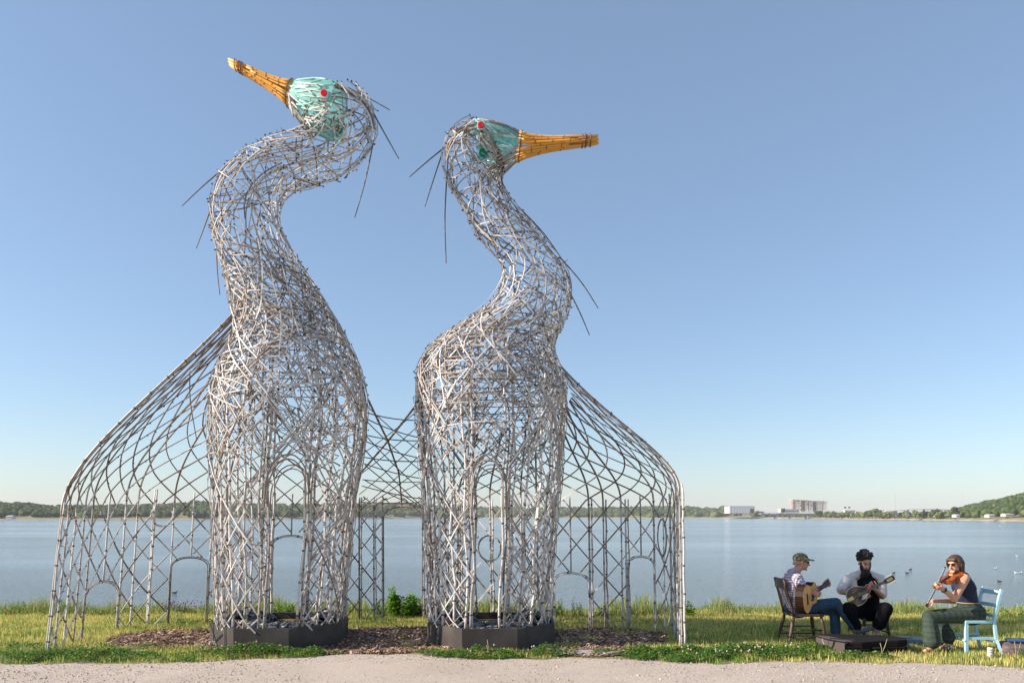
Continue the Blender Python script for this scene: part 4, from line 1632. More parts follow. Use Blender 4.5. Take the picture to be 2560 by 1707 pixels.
# tall rank grass along the bank
N = 26000
x = rng.uniform(-10.5, 10.5, N); y = 13.05 + rng.random(N) * 1.0
hn = npnoise(x, x * 0, 1.6, 50) * .6 + npnoise(x, x * 0 + 9, 6, 51) * .4
h = (.06 + .38 * np.clip(hn - .15, 0, 1)) * rng.uniform(.3, 1.1, N) * (.75 + .5 * ((y - 13) > .3))
k = rng.random((N, 1))
cols = np.where(k < .45, [[.16, .26, .05]], np.where(k < .75, [[.30, .34, .09]], [[.50, .43, .20]])) * rng.uniform(.7, 1.3, (N, 1))
blades('bank_grass', x, y, h, rng.uniform(.005, .010, N), cols, 52, bend=.45, label='taller rank grass along the top of the bank')
N = 9000
x = rng.uniform(-10.5, 10.5, N); y = 13.15 + rng.random(N) * .7
hn = npnoise(x, x * 0, 1.6, 50) * .6 + npnoise(x, x * 0 + 9, 3, 53) * .4
z = ground_z(x, y) + rng.random(N) * (.03 + .30 * np.clip(hn - .2, 0, 1))
k = rng.random((N, 1))
cols = np.where(k < .6, [[.13, .25, .04]], [[.25, .34, .07]]) * rng.uniform(.6, 1.3, (N, 1))
o = leaves('bank_weeds', np.stack([x, y, z], 1), rng.uniform(.02, .05, N), cols, 54)
tag(o, 'leafy green weeds along the top of the bank', 'weeds', kind='stuff')


def leafy_plant(px, ytop, Y, width, stems, leaf, label, col=(.13, .28, .035), seed=1, flowers=None, name='leafy_shrub', dens=60, cat='plant', lean=.3, group=None):
    r = np.random.default_rng(seed)
    top = P(px, ytop, Y)
    h = top.z
    root = thing(name, label, cat, (top.x, Y, float(ground_z(np.array([top.x]), np.array([Y]))[0])), 0, group)
    mb = MB(); cs = []
    for k in range(stems):
        bx = r.uniform(-.3, .3) * width; by = r.uniform(-.2, .2) * width
        hx = h * (1 if k == 0 else r.uniform(.5, .95))
        tx = bx + r.uniform(-.5, .5) * width * lean * 2 if k else bx * .3
        pts = [Vector((bx + (tx - bx) * t + .015 * math.sin(9 * t + k), by * (1 + t * .5), hx * t)) for t in np.linspace(0, 1, 7)]
        mb.tube(pts, [.007, .0065, .006, .005, .004, .003, .002], 4, 0, tuple(c * .8 for c in col))
        m = int(dens * hx / .5)
        t = r.uniform(.12, 1, m)
        for tt in t:
            i = min(int(tt * 6), 5); p = pts[i].lerp(pts[i + 1], tt * 6 - i)
            sp = leaf * r.uniform(.1, 1.1) * (1.2 - tt * .5)
            a = r.uniform(0, 6.283)
            cs.append((p.x + math.cos(a) * sp, p.y + math.sin(a) * sp, p.z))
    mb.build('stem', M_leaf, root)['kind'] = 'stuff'
    cs = np.array(cs)
    cols = np.array([col]) * r.uniform(.55, 1.45, (len(cs), 1)) * np.array([1, 1, 1])
    leaves('foliage', cs, r.uniform(.5, 1.15, len(cs)) * leaf, cols, seed + 1, parent=root, up=.8)
    if flowers:
        mb = MB()
        for k in range(flowers[1]):
            c = Vector((r.uniform(-.5, .5) * width, r.uniform(-.3, .3) * width, h * r.uniform(.55, 1.05)))
            mb.lathe([(.003, -.01), (.012, 0), (.009, .01), (.002, .02)], 5, c, col=flowers[0])
        mb.build('blossom', M_leaf, root)
    return root


leafy_plant(980, 1468, 12.95, .26, 7, .070, 'tall bright green leafy shrub, left one of the pair between the herons', seed=301, dens=230, col=(.20, .38, .05))
leafy_plant(1020, 1485, 12.95, .50, 15, .068, 'bushy bright green shrub, right one of the pair between the herons', seed=302, dens=190, col=(.19, .36, .05))
leafy_plant(948, 1500, 13.0, .26, 8, .055, 'low green weed left of the tall leafy shrub', seed=303, dens=80, name='leafy_weed', cat='weed')
leafy_plant(1056, 1505, 13.0, .32, 8, .05, 'low dark weed just left of the right heron', col=(.07, .17, .04), seed=304, dens=80, name='leafy_weed', cat='weed')
leafy_plant(704, 1506, 13.1, .46, 12, .055, 'yellow-green weed clump seen through the left heron doorway', col=(.20, .32, .05), seed=305, dens=70, name='leafy_weed', cat='weed')
leafy_plant(612, 1497, 12.6, .12, 2, .06, 'single broad-leaved stem behind left column of the left heron', seed=306, dens=50, name='leafy_weed', cat='weed')
leafy_plant(818, 1500, 12.8, .2, 3, .055, 'broad-leaved stem behind right column of the left heron', seed=316, dens=60, name='leafy_weed', cat='weed')
leafy_plant(455, 1508, 13.2, .75, 14, .035, 'purple-flowering weed clump behind the left tail', col=(.09, .17, .05), seed=307, flowers=((.30, .17, .36), 60), dens=70, name='flowering_weed', cat='weed')
leafy_plant(40, 1502, 13.2, .5, 9, .04, 'green weed clump at the left edge of the bank', seed=308, dens=60, name='leafy_weed', cat='weed')
leafy_plant(25, 1522, 12.9, .25, 6, .035, 'rusty orange weed at the left end of the bank', col=(.38, .22, .06), seed=309, dens=50, name='leafy_weed', cat='weed')
leafy_plant(150, 1508, 13.2, .7, 12, .04, 'low spreading weed clump behind the outer left poles', seed=310, dens=60, name='leafy_weed', cat='weed')
leafy_plant(240, 1514, 13.2, .6, 10, .035, 'spreading weed clump behind inner left poles', col=(.16, .26, .05), seed=311, dens=60, name='leafy_weed', cat='weed')
for i, (px, yt, wd, lab) in enumerate([(1400, 1494, .2, 'first of four upright seeding weeds beside the right heron'), (1433, 1487, .16, 'tallest of four upright seeding weeds beside the right heron'),
                                       (1385, 1505, .15, 'shortest of four upright seeding weeds beside the right heron'), (1452, 1503, .2, 'rightmost of four upright seeding weeds beside the right heron')]):
    leafy_plant(px, yt, 13.1, wd, 4, .028, lab, col=(.26, .36, .09), seed=320 + i, dens=70, name='upright_weed', cat='weed', group='upright weeds by the right heron')
leafy_plant(1505, 1519, 13.0, .2, 5, .055, 'dark broad-leaved weed inside the right tail', col=(.07, .19, .03), seed=330, dens=60, name='leafy_weed', cat='weed')
leafy_plant(1720, 1505, 12.9, .22, 5, .06, 'bright tall leafy shrub just right of the end poles', col=(.20, .34, .04), seed=331, dens=120)
leafy_plant(1600, 1522, 13.2, .9, 14, .035, 'dark low weed bank behind the right end poles', col=(.09, .17, .04), seed=332, dens=60, name='leafy_weed', cat='weed')
leafy_plant(1800, 1522, 13.2, .5, 9, .035, 'pale green weed clump between end poles and guitarist', col=(.24, .34, .09), seed=333, dens=60, name='leafy_weed', cat='weed')
leafy_plant(1868, 1526, 13.2, .25, 5, .04, 'small weed tuft left of the guitarist', col=(.30, .36, .10), seed=334, dens=60, name='leafy_weed', cat='weed')
leafy_plant(1925, 1524, 13.2, .2, 3, .03, 'thin twiggy weed behind the guitarist chair', col=(.13, .2, .07), seed=335, dens=40, name='leafy_weed', cat='weed')
leafy_plant(2112, 1490, 13.2, .2, 4, .035, 'pale weed seen between guitarist and mandolin player', col=(.24, .32, .10), seed=336, dens=60, name='leafy_weed', cat='weed')
leafy_plant(2250, 1523, 13.1, .7, 11, .04, 'yellow-green weed clump between mandolin player and violinist', col=(.24, .33, .08), seed=337, dens=50, name='leafy_weed', cat='weed')
leafy_plant(2462, 1522, 13.1, .35, 7, .04, 'green weed clump seen through the blue chair back', col=(.17, .27, .05), seed=338, dens=60, name='leafy_weed', cat='weed')
leafy_plant(2522, 1508, 12.9, .5, 5, .045, 'tall loose twiggy weed at the right edge', col=(.12, .25, .05), seed=339, dens=26, name='twiggy_weed', cat='weed', lean=1.0)
leafy_plant(2552, 1528, 12.9, .3, 6, .05, 'leafy weed in the far right corner of the bank', col=(.15, .28, .05), seed=340, dens=50, name='leafy_weed', cat='weed')
leafy_plant(2552, 1618, 9.05, .22, 6, .035, 'dark green weed in front of the bag at right edge', col=(.09, .22, .03), seed=341, dens=60, name='leafy_weed', cat='weed')

# dry forked stalks
for (px, yb, pts2, Y, lab) in ((2205, 1625, [(2200, 1606), (2218, 1596)], 9.2, 'dry forked stalk in front of the black guitar case'), (2540, 1640, [(2536, 1602), (2552, 1604)], 9.1, 'dry pale stalk in front of the bag'),
                               (1221, 1633, [(1218, 1598), (1216, 1612)], 9.25, 'dry upright stalk in front of the right planter')):
    b0 = P(px, yb, Y); root = thing('dry_stalk', lab, 'stalk', (b0.x, b0.y, 0))
    for q in pts2:
        mb = MB(); t = P(q[0], q[1], Y) - Vector((b0.x, b0.y, 0)); m_ = Vector((0, 0, max(.02, b0.z * .7)))
        mb.tube([Vector((0, 0, 0)), m_, m_.lerp(t, .5) + Vector((.006, 0, 0)), t], [.005, .005, .004, .003], 5, 0, (.50, .44, .26)); mb.build('stem', M_leaf, root)

# flat slabs
M_slab = material('slab_stone', (.36, .35, .34), rough=.85, noise=(8, (.28, .27, .26), .4, .7), bump=(60, .3, .004))
for (cx, cy, rx, ry, lab) in ((-4.75, 9.52, .22, .13, 'flat grey stepping slab inside the left tail'), (.95, 9.52, .42, .12, 'long flat grey slab right of the right planter')):
    out = [(math.cos(a) * rx * (1 + .08 * math.sin(a * 3)), math.sin(a) * ry * (1 + .1 * math.cos(a * 2))) for a in [k * math.pi / 7 for k in range(14)]]
    mb = MB(); mb.prism(out, -.03, .035, None, bev=.04); o = mb.build('stepping_slab', M_slab); o.location = (cx, cy, 0); tag(o, lab, 'slab')

# ------------------------------------------------------------------ people
def capsule(mb, p0, p1, r0, r1, mi=0, n=12):
    p0 = Vector(p0); p1 = Vector(p1)
    d = p1 - p0
    if d.length < 1e-5: d = Vector((0, 0, 1e-4)); p1 = p0 + d
    t = d.normalized()
    pts = []; rad = []
    for k in range(5):
        a = math.pi / 2 * k / 4
        pts.append(p0 - t * r0 * math.cos(a)); rad.append(max(r0 * math.sin(a), r0 * .03))
    for k in range(1, 3): pts.append(p0.lerp(p1, k / 3)); rad.append(r0 + (r1 - r0) * k / 3)
    for k in range(5):
        a = math.pi / 2 * (1 - k / 4)
        pts.append(p1 + t * r1 * math.cos(a)); rad.append(max(r1 * math.sin(a), r1 * .03))
    mb.tube(pts, rad, n, mi)


def blob(name, prims, mats, parent, voxel=.010, smooth=3, fac=.5):
    """one continuous skin over tapered limbs: prims ('c',p0,p1,r0,r1,mat) or ('e',centre,(rx,ry,rz),rotation,mat)"""
    mb = MB()
    for p in prims:
        if p[0] == 'c': capsule(mb, p[1], p[2], p[3], p[4])
        else:
            Rm = p[3] or Matrix.Identity(3)
            vs = [Vector(p[1]) + Rm @ Vector((v[0] * p[2][0], v[1] * p[2][1], v[2] * p[2][2])) for v in ICO3]
            mb.add(vs, [tuple(int(q) for q in f) for f in ICO3F])
    o = mb.build(name, mats, None)
    m = o.modifiers.new('r', 'REMESH'); m.mode = 'VOXEL'; m.voxel_size = voxel; m.use_smooth_shade = True
    s_ = o.modifiers.new('s', 'SMOOTH'); s_.factor = fac; s_.iterations = smooth
    bpy.context.view_layer.update()
    dg = bpy.context.evaluated_depsgraph_get()
    me = bpy.data.meshes.new_from_object(o.evaluated_get(dg))
    o.modifiers.clear()
    o.data = me
    me.materials.clear()
    ml = mats if isinstance(mats, (list, tuple)) else [mats]
    for q in ml: me.materials.append(q)
    if len(ml) > 1:
        nf = len(me.polygons)
        co = np.zeros(nf * 3, np.float32); me.polygons.foreach_get('center', co); co = co.reshape(-1, 3)
        best = np.full(nf, 1e9); idx = np.zeros(nf, np.int32)
        for p in prims:
            if p[0] == 'c':
                a = np.array(p[1]); b = np.array(p[2]); d = b - a
                t = np.clip(((co - a) @ d) / max(d @ d, 1e-9), 0, 1)
                dist = np.linalg.norm(co - a - t[:, None] * d, axis=1) - (p[3] + (p[4] - p[3]) * t)
            else:
                Rm = np.array(p[3] or Matrix.Identity(3)); q = (co - np.array(p[1])) @ Rm
                rr = np.array(p[2]); dist = (np.linalg.norm(q / rr, axis=1) - 1) * rr.min()
            m_ = dist < best
            best[m_] = dist[m_]; idx[m_] = p[-1]
        me.polygons.foreach_set('material_index', idx)
    me.update()
    if parent is not None:
        o.parent = parent; at_origin(o, parent)
    return o


def frame(f, u):
    f = Vector(f).normalized(); u = Vector(u)
    r = f.cross(u).normalized(); u = r.cross(f).normalized()
    return f, u, r      # r = person's right


def rotm(f, r, u):
    return Matrix((f, r, u)).transposed()


def head_prims(c, f, u, mat=0, s=1.0):
    f, u, r = frame(f, u)
    Rm = rotm(f, r, u)
    o = lambda a, b, d: c + (f * a + r * b + u * d) * s
    P_ = [('e', o(-.012, 0, .028), (.094 * s, .074 * s, .088 * s), Rm, mat),
          ('e', o(.022, 0, -.03), (.068 * s, .058 * s, .075 * s), Rm, mat),
          ('c', o(.068, .016, -.088), o(.068, -.016, -.088), .018 * s, .018 * s, mat),
          ('c', o(.086, 0, .012), o(.106, 0, -.028), .009 * s, .014 * s, mat),
          ('c', o(.079, .028, .030), o(.079, -.028, .030), .012 * s, .012 * s, mat),
          ('e', o(-.008, .075, -.008), (.020 * s, .010 * s, .032 * s), Rm, mat), ('e', o(-.008, -.075, -.008), (.020 * s, .010 * s, .032 * s), Rm, mat)]
    return P_, o, Rm


def hand_prims(w_, f, n, th, curl, mat=0, s=1.0, spread=.0):
    """w_ wrist, f forward, n palm normal (fingers curl towards it), th thumb side"""
    f = Vector(f).normalized(); n = Vector(n); n = (n - f * n.dot(f)).normalized(); th = Vector(th); th = (th - f * th.dot(f) - n * th.dot(n)).normalized()
    out = []
    ks = []
    for i, (off, ln) in enumerate(((.030, 1.0), (.010, 1.08), (-.010, 1.0), (-.029, .8))):
        k = w_ + f * .088 * s * (1 - .05 * abs(i - 1)) + th * off * s
        ks.append(k)
        out.append(('c', w_ + f * .012 * s + th * off * .55 * s, k, .0125 * s, .0105 * s, mat))
        d = f.copy(); p = k
        for j, (L_, cu) in enumerate(((.042, .75), (.027, 1.05), (.022, .7))):
            ang = curl * cu * (1 + .12 * i)
            d = (d * math.cos(ang) + n * math.sin(ang)).normalized() if j == 0 else None or d
            if j > 0:
                ax = f.cross(n).normalized()
                d = (Matrix.Rotation(ang, 3, ax) @ d).normalized()
            q = p + d * L_ * ln * s
            out.append(('c', p, q, (.0098 - .001 * j) * s, (.009 - .001 * j) * s, mat))
            p = q
    # thumb
    t0 = w_ + f * .022 * s + th * .022 * s
    t1 = t0 + (f * .6 + th * .75 + n * .25).normalized() * .042 * s
    t2 = t1 + (f * .8 + th * .25 + n * .5 * min(1, curl)).normalized() * .032 * s
    t3 = t2 + (f * .8 - th * .1 + n * .6 * min(1, curl)).normalized() * .024 * s
    out += [('c', t0, t1, .014 * s, .0115 * s, mat), ('c', t1, t2, .0112 * s, .010 * s, mat), ('c', t2, t3, .010 * s, .0085 * s, mat)]
    return out


def face_bits(o, Rm, root, skin_lip=(.45, .17, .14), glasses=None, eyes=True):
    lip = material('lips', skin_lip, rough=.6)
    mb = MB(); mb.tube([o(.080, .022, -.056), o(.089, 0, -.055), o(.080, -.022, -.056)], [.003, .006, .003], 6)
    at_origin(mb.build('mouth', lip, root), root)
    if eyes:
        for sd in (-1, 1):
            mb = MB(); mb.lathe([(.001, -.006), (.008, -.004), (.009, 0), (.005, .004), (.001, .006)], 8)
            e = mb.build('eye', M_eye, root); e.matrix_local = Matrix.Translation(o(.079, .031 * sd, .010) - root.location) @ (Rm.to_4x4()) @ Matrix.Rotation(R(90), 4, 'Y')
    if glasses:
        g = thing_part = MB()
        for sd in (-1, 1):
            c = o(.096, .031 * sd, .010)
            ring = []
            for k in range(12):
                a = 2 * math.pi * k / 12
                ring.append(o(.098 - .006 * abs(math.cos(a)), .031 * sd + math.cos(a) * .026, .008 + math.sin(a) * .019))
            mid = o(.100, .031 * sd, .008)
            g.add(ring + [mid, o(.090, .031 * sd, .008)], [(k, (k + 1) % 12, 12) for k in range(12)] + [((k + 1) % 12, k, 13) for k in range(12)])
            g.bar(o(.092, .056 * sd, .016), o(-.005, .078 * sd, .012), .004, .006)
        g.bar(o(.098, -.010, .014), o(.098, .010, .014), .004, .005)
        at_origin(g.build('sunglasses', glasses, root), root)


M_eye = material('eye_dark', (.02, .015, .012), rough=.2)
skinA = material('skin_ruddy', (.50, .25, .18), rough=.55, noise=(25, (.42, .18, .13), .45, .8))
skinB = material('skin_olive', (.45, .25, .17), rough=.55, noise=(25, (.36, .19, .13), .5, .8))
skinC = material('skin_tanned', (.56, .30, .19), rough=.5, noise=(20, (.46, .22, .14), .5, .8))


def plaid_mat(name, base, dark, light, scale, redline=(.1, .1, .1)):
    m = material(name, base, rough=.85)
    n = m.node_tree.nodes; L = m.node_tree.links
    tc = n.new('ShaderNodeTexCoord'); sep = n.new('ShaderNodeSeparateXYZ'); L.new(tc.outputs['Object'], sep.inputs[0])

    def stripes(sock_a, sock_b, freq, thr):
        ad = n.new('ShaderNodeMath'); ad.operation = 'ADD'; L.new(sock_a, ad.inputs[0])
        if sock_b is not None: L.new(sock_b, ad.inputs[1])
        else: ad.inputs[1].default_value = 0
        mu = n.new('ShaderNodeMath'); mu.operation = 'MULTIPLY'; mu.inputs[1].default_value = freq; L.new(ad.outputs[0], mu.inputs[0])
        si = n.new('ShaderNodeMath'); si.operation = 'SINE'; L.new(mu.outputs[0], si.inputs[0])
        gt = n.new('ShaderNodeMath'); gt.operation = 'GREATER_THAN'; gt.inputs[1].default_value = thr; L.new(si.outputs[0], gt.inputs[0])
        return gt.outputs[0]
    h_ = stripes(sep.outputs[2], None, scale, .0)
    v_ = stripes(sep.outputs[0], sep.outputs[1], scale * .9, .0)
    h2 = stripes(sep.outputs[2], None, scale * .5, .86)
    m1 = n.new('ShaderNodeMix'); m1.data_type = 'RGBA'; m1.inputs[6].default_value = (*light, 1); m1.inputs[7].default_value = (*base, 1); L.new(h_, m1.inputs[0])
    m2 = n.new('ShaderNodeMix'); m2.data_type = 'RGBA'; L.new(m1.outputs[2], m2.inputs[6]); m2.inputs[7].default_value = (*dark, 1)
    mm = n.new('ShaderNodeMath'); mm.operation = 'MULTIPLY'; mm.inputs[1].default_value = .75; L.new(v_, mm.inputs[0]); L.new(mm.outputs[0], m2.inputs[0])
    m3 = n.new('ShaderNodeMix'); m3.data_type = 'RGBA'; L.new(m2.outputs[2], m3.inputs[6]); m3.inputs[7].default_value = (*redline, 1); L.new(h2, m3.inputs[0])
    L.new(m3.outputs[2], n['Principled BSDF'].inputs['Base Color'])
    return m


M_plaid = plaid_mat('plaid_cotton', (.30, .29, .42), (.06, .05, .11), (.72, .64, .63), 200, (.36, .26, .32))
M_jeans = material('blue_denim', (.018, .055, .105), rough=.85, noise=(12, (.03, .085, .15), .45, .7), bump=(200, .2, .002))
M_camo = material('camouflage_cloth', (.16, .12, .07), rough=.85, noise=[(28, (.40, .32, .20), .50, .56), (40, (.05, .055, .03), .55, .6)])
M_greyshirt = material('pale_striped_cotton', (.70, .65, .61), rough=.9, noise=(30, (.52, .49, .50), .45, .7))
M_black = material('black_cotton', (.008, .008, .011), rough=1, spec=.08)
M_blackhair = material('black_hair', (.008, .007, .008), rough=.7, bump=(120, 1, .01))
M_brownhair = material('brown_hair', (.060, .030, .018), rough=.5, noise=(40, (.22, .12, .055), .55, .75), bump=(150, .6, .006))
M_greyhair = material('grey_hair', (.33, .28, .24), rough=.7)
M_greentr = plaid_mat('dark_green_plaid', (.028, .048, .034), (.015, .030, .022), (.042, .062, .045), 95, (.045, .065, .05))
M_navy = material('navy_top', (.008, .014, .045), rough=.8)
M_greysock = material('grey_sock', (.06, .06, .055), rough=.9)
M_sneaker = material('patterned_sneaker', (.09, .10, .11), rough=.8, noise=(60, (.30, .31, .32), .55, .62))
M_paleshoe = material('pale_blue_shoe', (.42, .47, .62), rough=.7)
M_sandal = material('maroon_sandal', (.07, .02, .025), rough=.5)
M_shade = material('dark_lens', (.006, .006, .008), rough=.1)
M_redlens = material('red_tint_lens', (.12, .01, .015), rough=.15)
M_darkwood = material('dark_stained_wood', (.055, .030, .020), rough=.5, noise=(20, (.12, .065, .04), .5, .7), bump=(60, .2, .003))
M_bluepaint = material('light_blue_paint', (.38, .64, .74), rough=.45, noise=(15, (.40, .68, .78), .45, .7))
M_spruce = material('honey_soundboard', (.72, .36, .10), rough=.25, noise=(9, (.80, .50, .24), .4, .7))
M_mahog = material('dark_mahogany', (.018, .007, .004), rough=.5, spec=.2)
M_ebony = material('ebony', (.012, .010, .010), rough=.35)
M_violin = material('violin_varnish', (.36, .085, .018), rough=.18, noise=(12, (.20, .04, .012), .4, .7))
M_mando = material('mandolin_sunburst', (.035, .022, .018), rough=.2, noise=(10, (.10, .04, .02), .5, .8))
M_steel = material('steel', (.6, .6, .6), rough=.3, metal=1)
M_brass = material('brass', (.55, .42, .18), rough=.35, metal=1)
M_strap = material('orange_red_cloth', (.65, .07, .02), rough=.8)
M_cream = material('cream_plate', (.55, .50, .40), rough=.4)


def wooden_chair(loc, rz, label, mat, seat_h=.42, sd=.42, sw=.42, back_h=.88, lean=.12, style='spindle', group=None):
    root = thing('wooden_chair', label, 'chair', loc, rz, group)
    mb = MB(); out = [(sd / 2, -sw / 2 * .95), (sd / 2 + .02, 0), (sd / 2, sw / 2 * .95), (-sd / 2, sw / 2 * .9), (-sd / 2, -sw / 2 * .9)]
    mb.prism(out, seat_h - .035, seat_h, bev=.03); mb.build('seat', mat, root)
    sp = .035
    for sx in (1, -1):
        for sy in (1, -1):
            mb = MB()
            a = Vector((sx * (sd / 2 - .03), sy * (sw / 2 - .04), seat_h - .03)); b = Vector((sx * (sd / 2 + (sp if sx > 0 else sp * 1.6)), sy * (sw / 2 + .005), 0))
            if style == 'spindle':
                mb.tube([a, a.lerp(b, .25), a.lerp(b, .6), a.lerp(b, .8), b], [.018, .026, .024, .019, .015], 8)
            else:
                if sx < 0:
                    b.x = -sd / 2 - .06
                    mb.bar(a + Vector((0, sy * .02, .03)), a.lerp(b, .5) + Vector((.02, 0, 0)), .032, .032); mb.bar(a.lerp(b, .48) + Vector((.02, 0, 0)), b, .03, .03)
                else:
                    mb.bar(a + Vector((.01, 0, .02)), Vector((a.x + .01, a.y, 0)), .036, .036, up=Vector((0, 1, 0)))
            mb.build('leg', mat, root)
    for sy in (1, -1):
        for z in ((.10, .20) if style == 'spindle' else (.20,)):
            k = 1 - z / seat_h
            mb = MB(); mb.tube([(sd / 2 - .03 + sp * k, sy * (sw / 2 - .03 + .03 * k), z), (-(sd / 2 - .03 + sp * k * 1.4), sy * (sw / 2 - .03 + .03 * k), z)], .010, 6) if style == 'spindle' else mb.bar((sd / 2 - .02, sy * (sw / 2 - .04), z), (-sd / 2 - .02, sy * (sw / 2 - .03), z), .018, .03)
            mb.build('stretcher', mat, root)
    for sx, z in ((1, .17), (-1, .15)):
        mb = MB(); mb.tube([(sx * (sd / 2 + .005), -sw / 2 + .02, z), (sx * (sd / 2 + .005), sw / 2 - .02, z)], .011, 6); mb.build('stretcher', mat, root)
    bx = lambda z: -sd / 2 + .02 - lean * ((z - seat_h) / (back_h - seat_h)) ** (1.0 if style == 'spindle' else 1.25)
    for sy in (1, -1):
        mb = MB(); zs = np.linspace(seat_h - .02, back_h, 6)
        pts = [Vector((bx(max(z, seat_h)), sy * (sw / 2 - .03), z)) for z in zs]
        if style == 'spindle': mb.tube(pts, [.016, .019, .017, .015, .014, .013], 8)
        else:
            for p, q in zip(pts, pts[1:]): mb.bar(p, q + (q - p) * .02, .034, .030, up=Vector((1, 0, 0)))
        mb.build('back_post', mat, root)
    if style == 'spindle':
        mb = MB(); ys = np.linspace(-sw / 2 + .01, sw / 2 - .01, 7)
        for z0, hh in ((back_h - .09, .13),):
            pts = [(bx(z0) - .02 * math.cos(y_ / sw * 3), y_) for y_ in ys]
            for p, q in zip(pts, pts[1:]): mb.bar((p[0], p[1], z0 + .03), (q[0], q[1], z0 + .03), .018, hh)
        mb.build('top_rail', mat, root)
        for y_ in np.linspace(-sw / 2 + .08, sw / 2 - .08, 4):
            mb = MB(); mb.tube([(bx(seat_h), y_, seat_h), (bx(back_h - .1), y_, back_h - .1)], .009, 6); mb.build('spindle', mat, root)
    else:
        for z0, hh in ((back_h - .045, .055), (back_h - .20, .045), (back_h - .33, .04)):
            mb = MB(); ys = np.linspace(-sw / 2 + .045, sw / 2 - .045, 7)
            pts = [(bx(z0) - .025 * math.cos(y_ / sw * 3), y_) for y_ in ys]
            for p, q in zip(pts, pts[1:]): mb.bar((p[0], p[1], z0), (q[0], q[1], z0), .016, hh)
            mb.build('back_slat', mat, root)
    return root


A = lambda x, y, Y: P(1920 + .20408 * x, 1340 + .20408 * y, Y)
B = lambda x, y, Y: P(2200 + .20408 * x, 1340 + .20408 * y, Y)

# ---- guitarist, facing right
wooden_chair((3.92, 10.36, 0), 0, 'dark spindle-back wooden chair under the guitarist in the plaid shirt', M_darkwood, .41, .42, .42, .87, .13)
G = thing('person', 'man in plaid shirt, camouflage cap and blue jeans sitting and playing guitar', 'person', (3.95, 10.32, 0))
gy = 10.34
hc = A(405, 318, gy)
f_, u_ = Vector((1, -.12, -.08)), Vector((.05, 0, 1))
hpP, ho, hR = head_prims(hc, f_, u_, 0)
neckb = A(322, 455, gy)
shR, shL_ = A(300, 500, gy) + Vector((0, -.19, 0)), A(320, 500, gy) + Vector((0, .18, 0))
elR = A(330, 690, gy) + Vector((0, -.29, .06)); wrR = A(545, 690, 10.05); haR = Vector((1, .12, -.25))
elL = A(520, 650, gy) + Vector((0, .28, 0)); wrL = A(668, 622, gy + .28)
pel = A(330, 850, gy); chest = A(262, 590, gy)
kneeR = A(828, 815, gy - .05); ankR = A(1050, 1110, gy - .02); hipR = A(350, 875, gy) + Vector((0, -.09, 0))
kneeL = A(812, 905, gy + .10); ankL = Vector((kneeL.x + .01, gy + .08, .10)); hipL = A(350, 880, gy) + Vector((0, .09, 0))
body = hpP + [('c', hc + Vector((-.01, 0, -.05)), neckb, .052, .056, 0), ('c', neckb, chest, .07, .11, 0), ('c', chest + Vector((0, -.06, 0)), pel + Vector((0, -.04, 0)), .10, .11, 0), ('c', chest + Vector((0, .06, 0)), pel + Vector((0, .04, 0)), .10, .11, 0),
              ('c', shR, shL_, .055, .055, 0),
              ('c', shR, elR, .046, .038, 0), ('c', elR, wrR, .037, .026, 0), ('c', shL_, elL, .044, .036, 0), ('c', elL, wrL, .035, .025, 0),
              ('c', hipR, kneeR, .08, .055, 0), ('c', kneeR, ankR, .05, .036, 0), ('c', hipL, kneeL, .08, .055, 0), ('c', kneeL, ankL, .05, .036, 0),
              ('c', ankR, ankR + Vector((.14, 0, -.02)), .035, .03, 0), ('c', ankL, ankL + Vector((.14, 0, -.06)), .035, .03, 0)]
body += hand_prims(wrR, haR, Vector((.3, 1, -.2)), Vector((.3, 0, 1)), .55)
body += hand_prims(wrL, Vector((.75, -.1, .55)), Vector((.3, -1, .1)), Vector((-.5, 0, .8)), 1.0)
blob('body', body, skinA, G, .0065, 2, .4)
shirt = [('c', neckb + Vector((-.01, 0, .0)), chest, .078, .125, 0), ('c', chest + Vector((0, -.06, 0)), pel + Vector((-.01, -.045, .02)), .115, .128, 0), ('c', chest + Vector((0, .06, 0)), pel + Vector((-.01, .045, .02)), .115, .128, 0),
         ('c', shR + Vector((0, 0, -.01)), shL_, .072, .072, 0), ('c', shR, shR.lerp(elR, .62), .070, .070, 0), ('c', shL_, shL_.lerp(elL, .55), .068, .062, 0)]
blob('shirt', shirt, M_plaid, G, .010, 3)
mb = MB(); mb.tube([neckb + Vector((-.075, -.02, .03)), neckb + Vector((-.03, -.075, .045)), neckb + Vector((.05, -.055, .01)), neckb + Vector((.075, 0, -.02)), neckb + Vector((.05, .055, .01)), neckb + Vector((-.03, .075, .045)), neckb + Vector((-.075, .02, .03))], .016, 6)
at_origin(mb.build('collar', M_plaid, G), G)
tr = [('c', pel + Vector((-.02, 0, -.02)), pel + Vector((.05, 0, -.05)), .125, .12, 0), ('c', hipR, kneeR, .098, .074, 0), ('c', kneeR, ankR.lerp(kneeR, .08), .070, .052, 0), ('c', hipL, kneeL, .095, .074, 0), ('c', kneeL, ankL + Vector((0, 0, .03)), .072, .066, 0)]
blob('jeans', tr, M_jeans, G, .010, 3)
blob('sock', [('c', ankR + Vector((-.03, 0, .02)), ankR + Vector((.035, 0, -.03)), .042, .045, 0)], M_greysock, G, .009, 2)
blob('shoe', [('c', ankR + Vector((.02, 0, -.05)), ankR + Vector((.15, 0, -.035)), .042, .038, 0), ('c', ankR + Vector((.15, 0, -.035)), ankR + Vector((.235, 0, -.015)), .040, .030, 0)], M_sneaker, G, .009, 2)
blob('shoe', [('c', ankL + Vector((-.02, 0, -.05)), ankL + Vector((.16, 0, -.06)), .045, .038, 0)], M_sneaker, G, .009, 2)
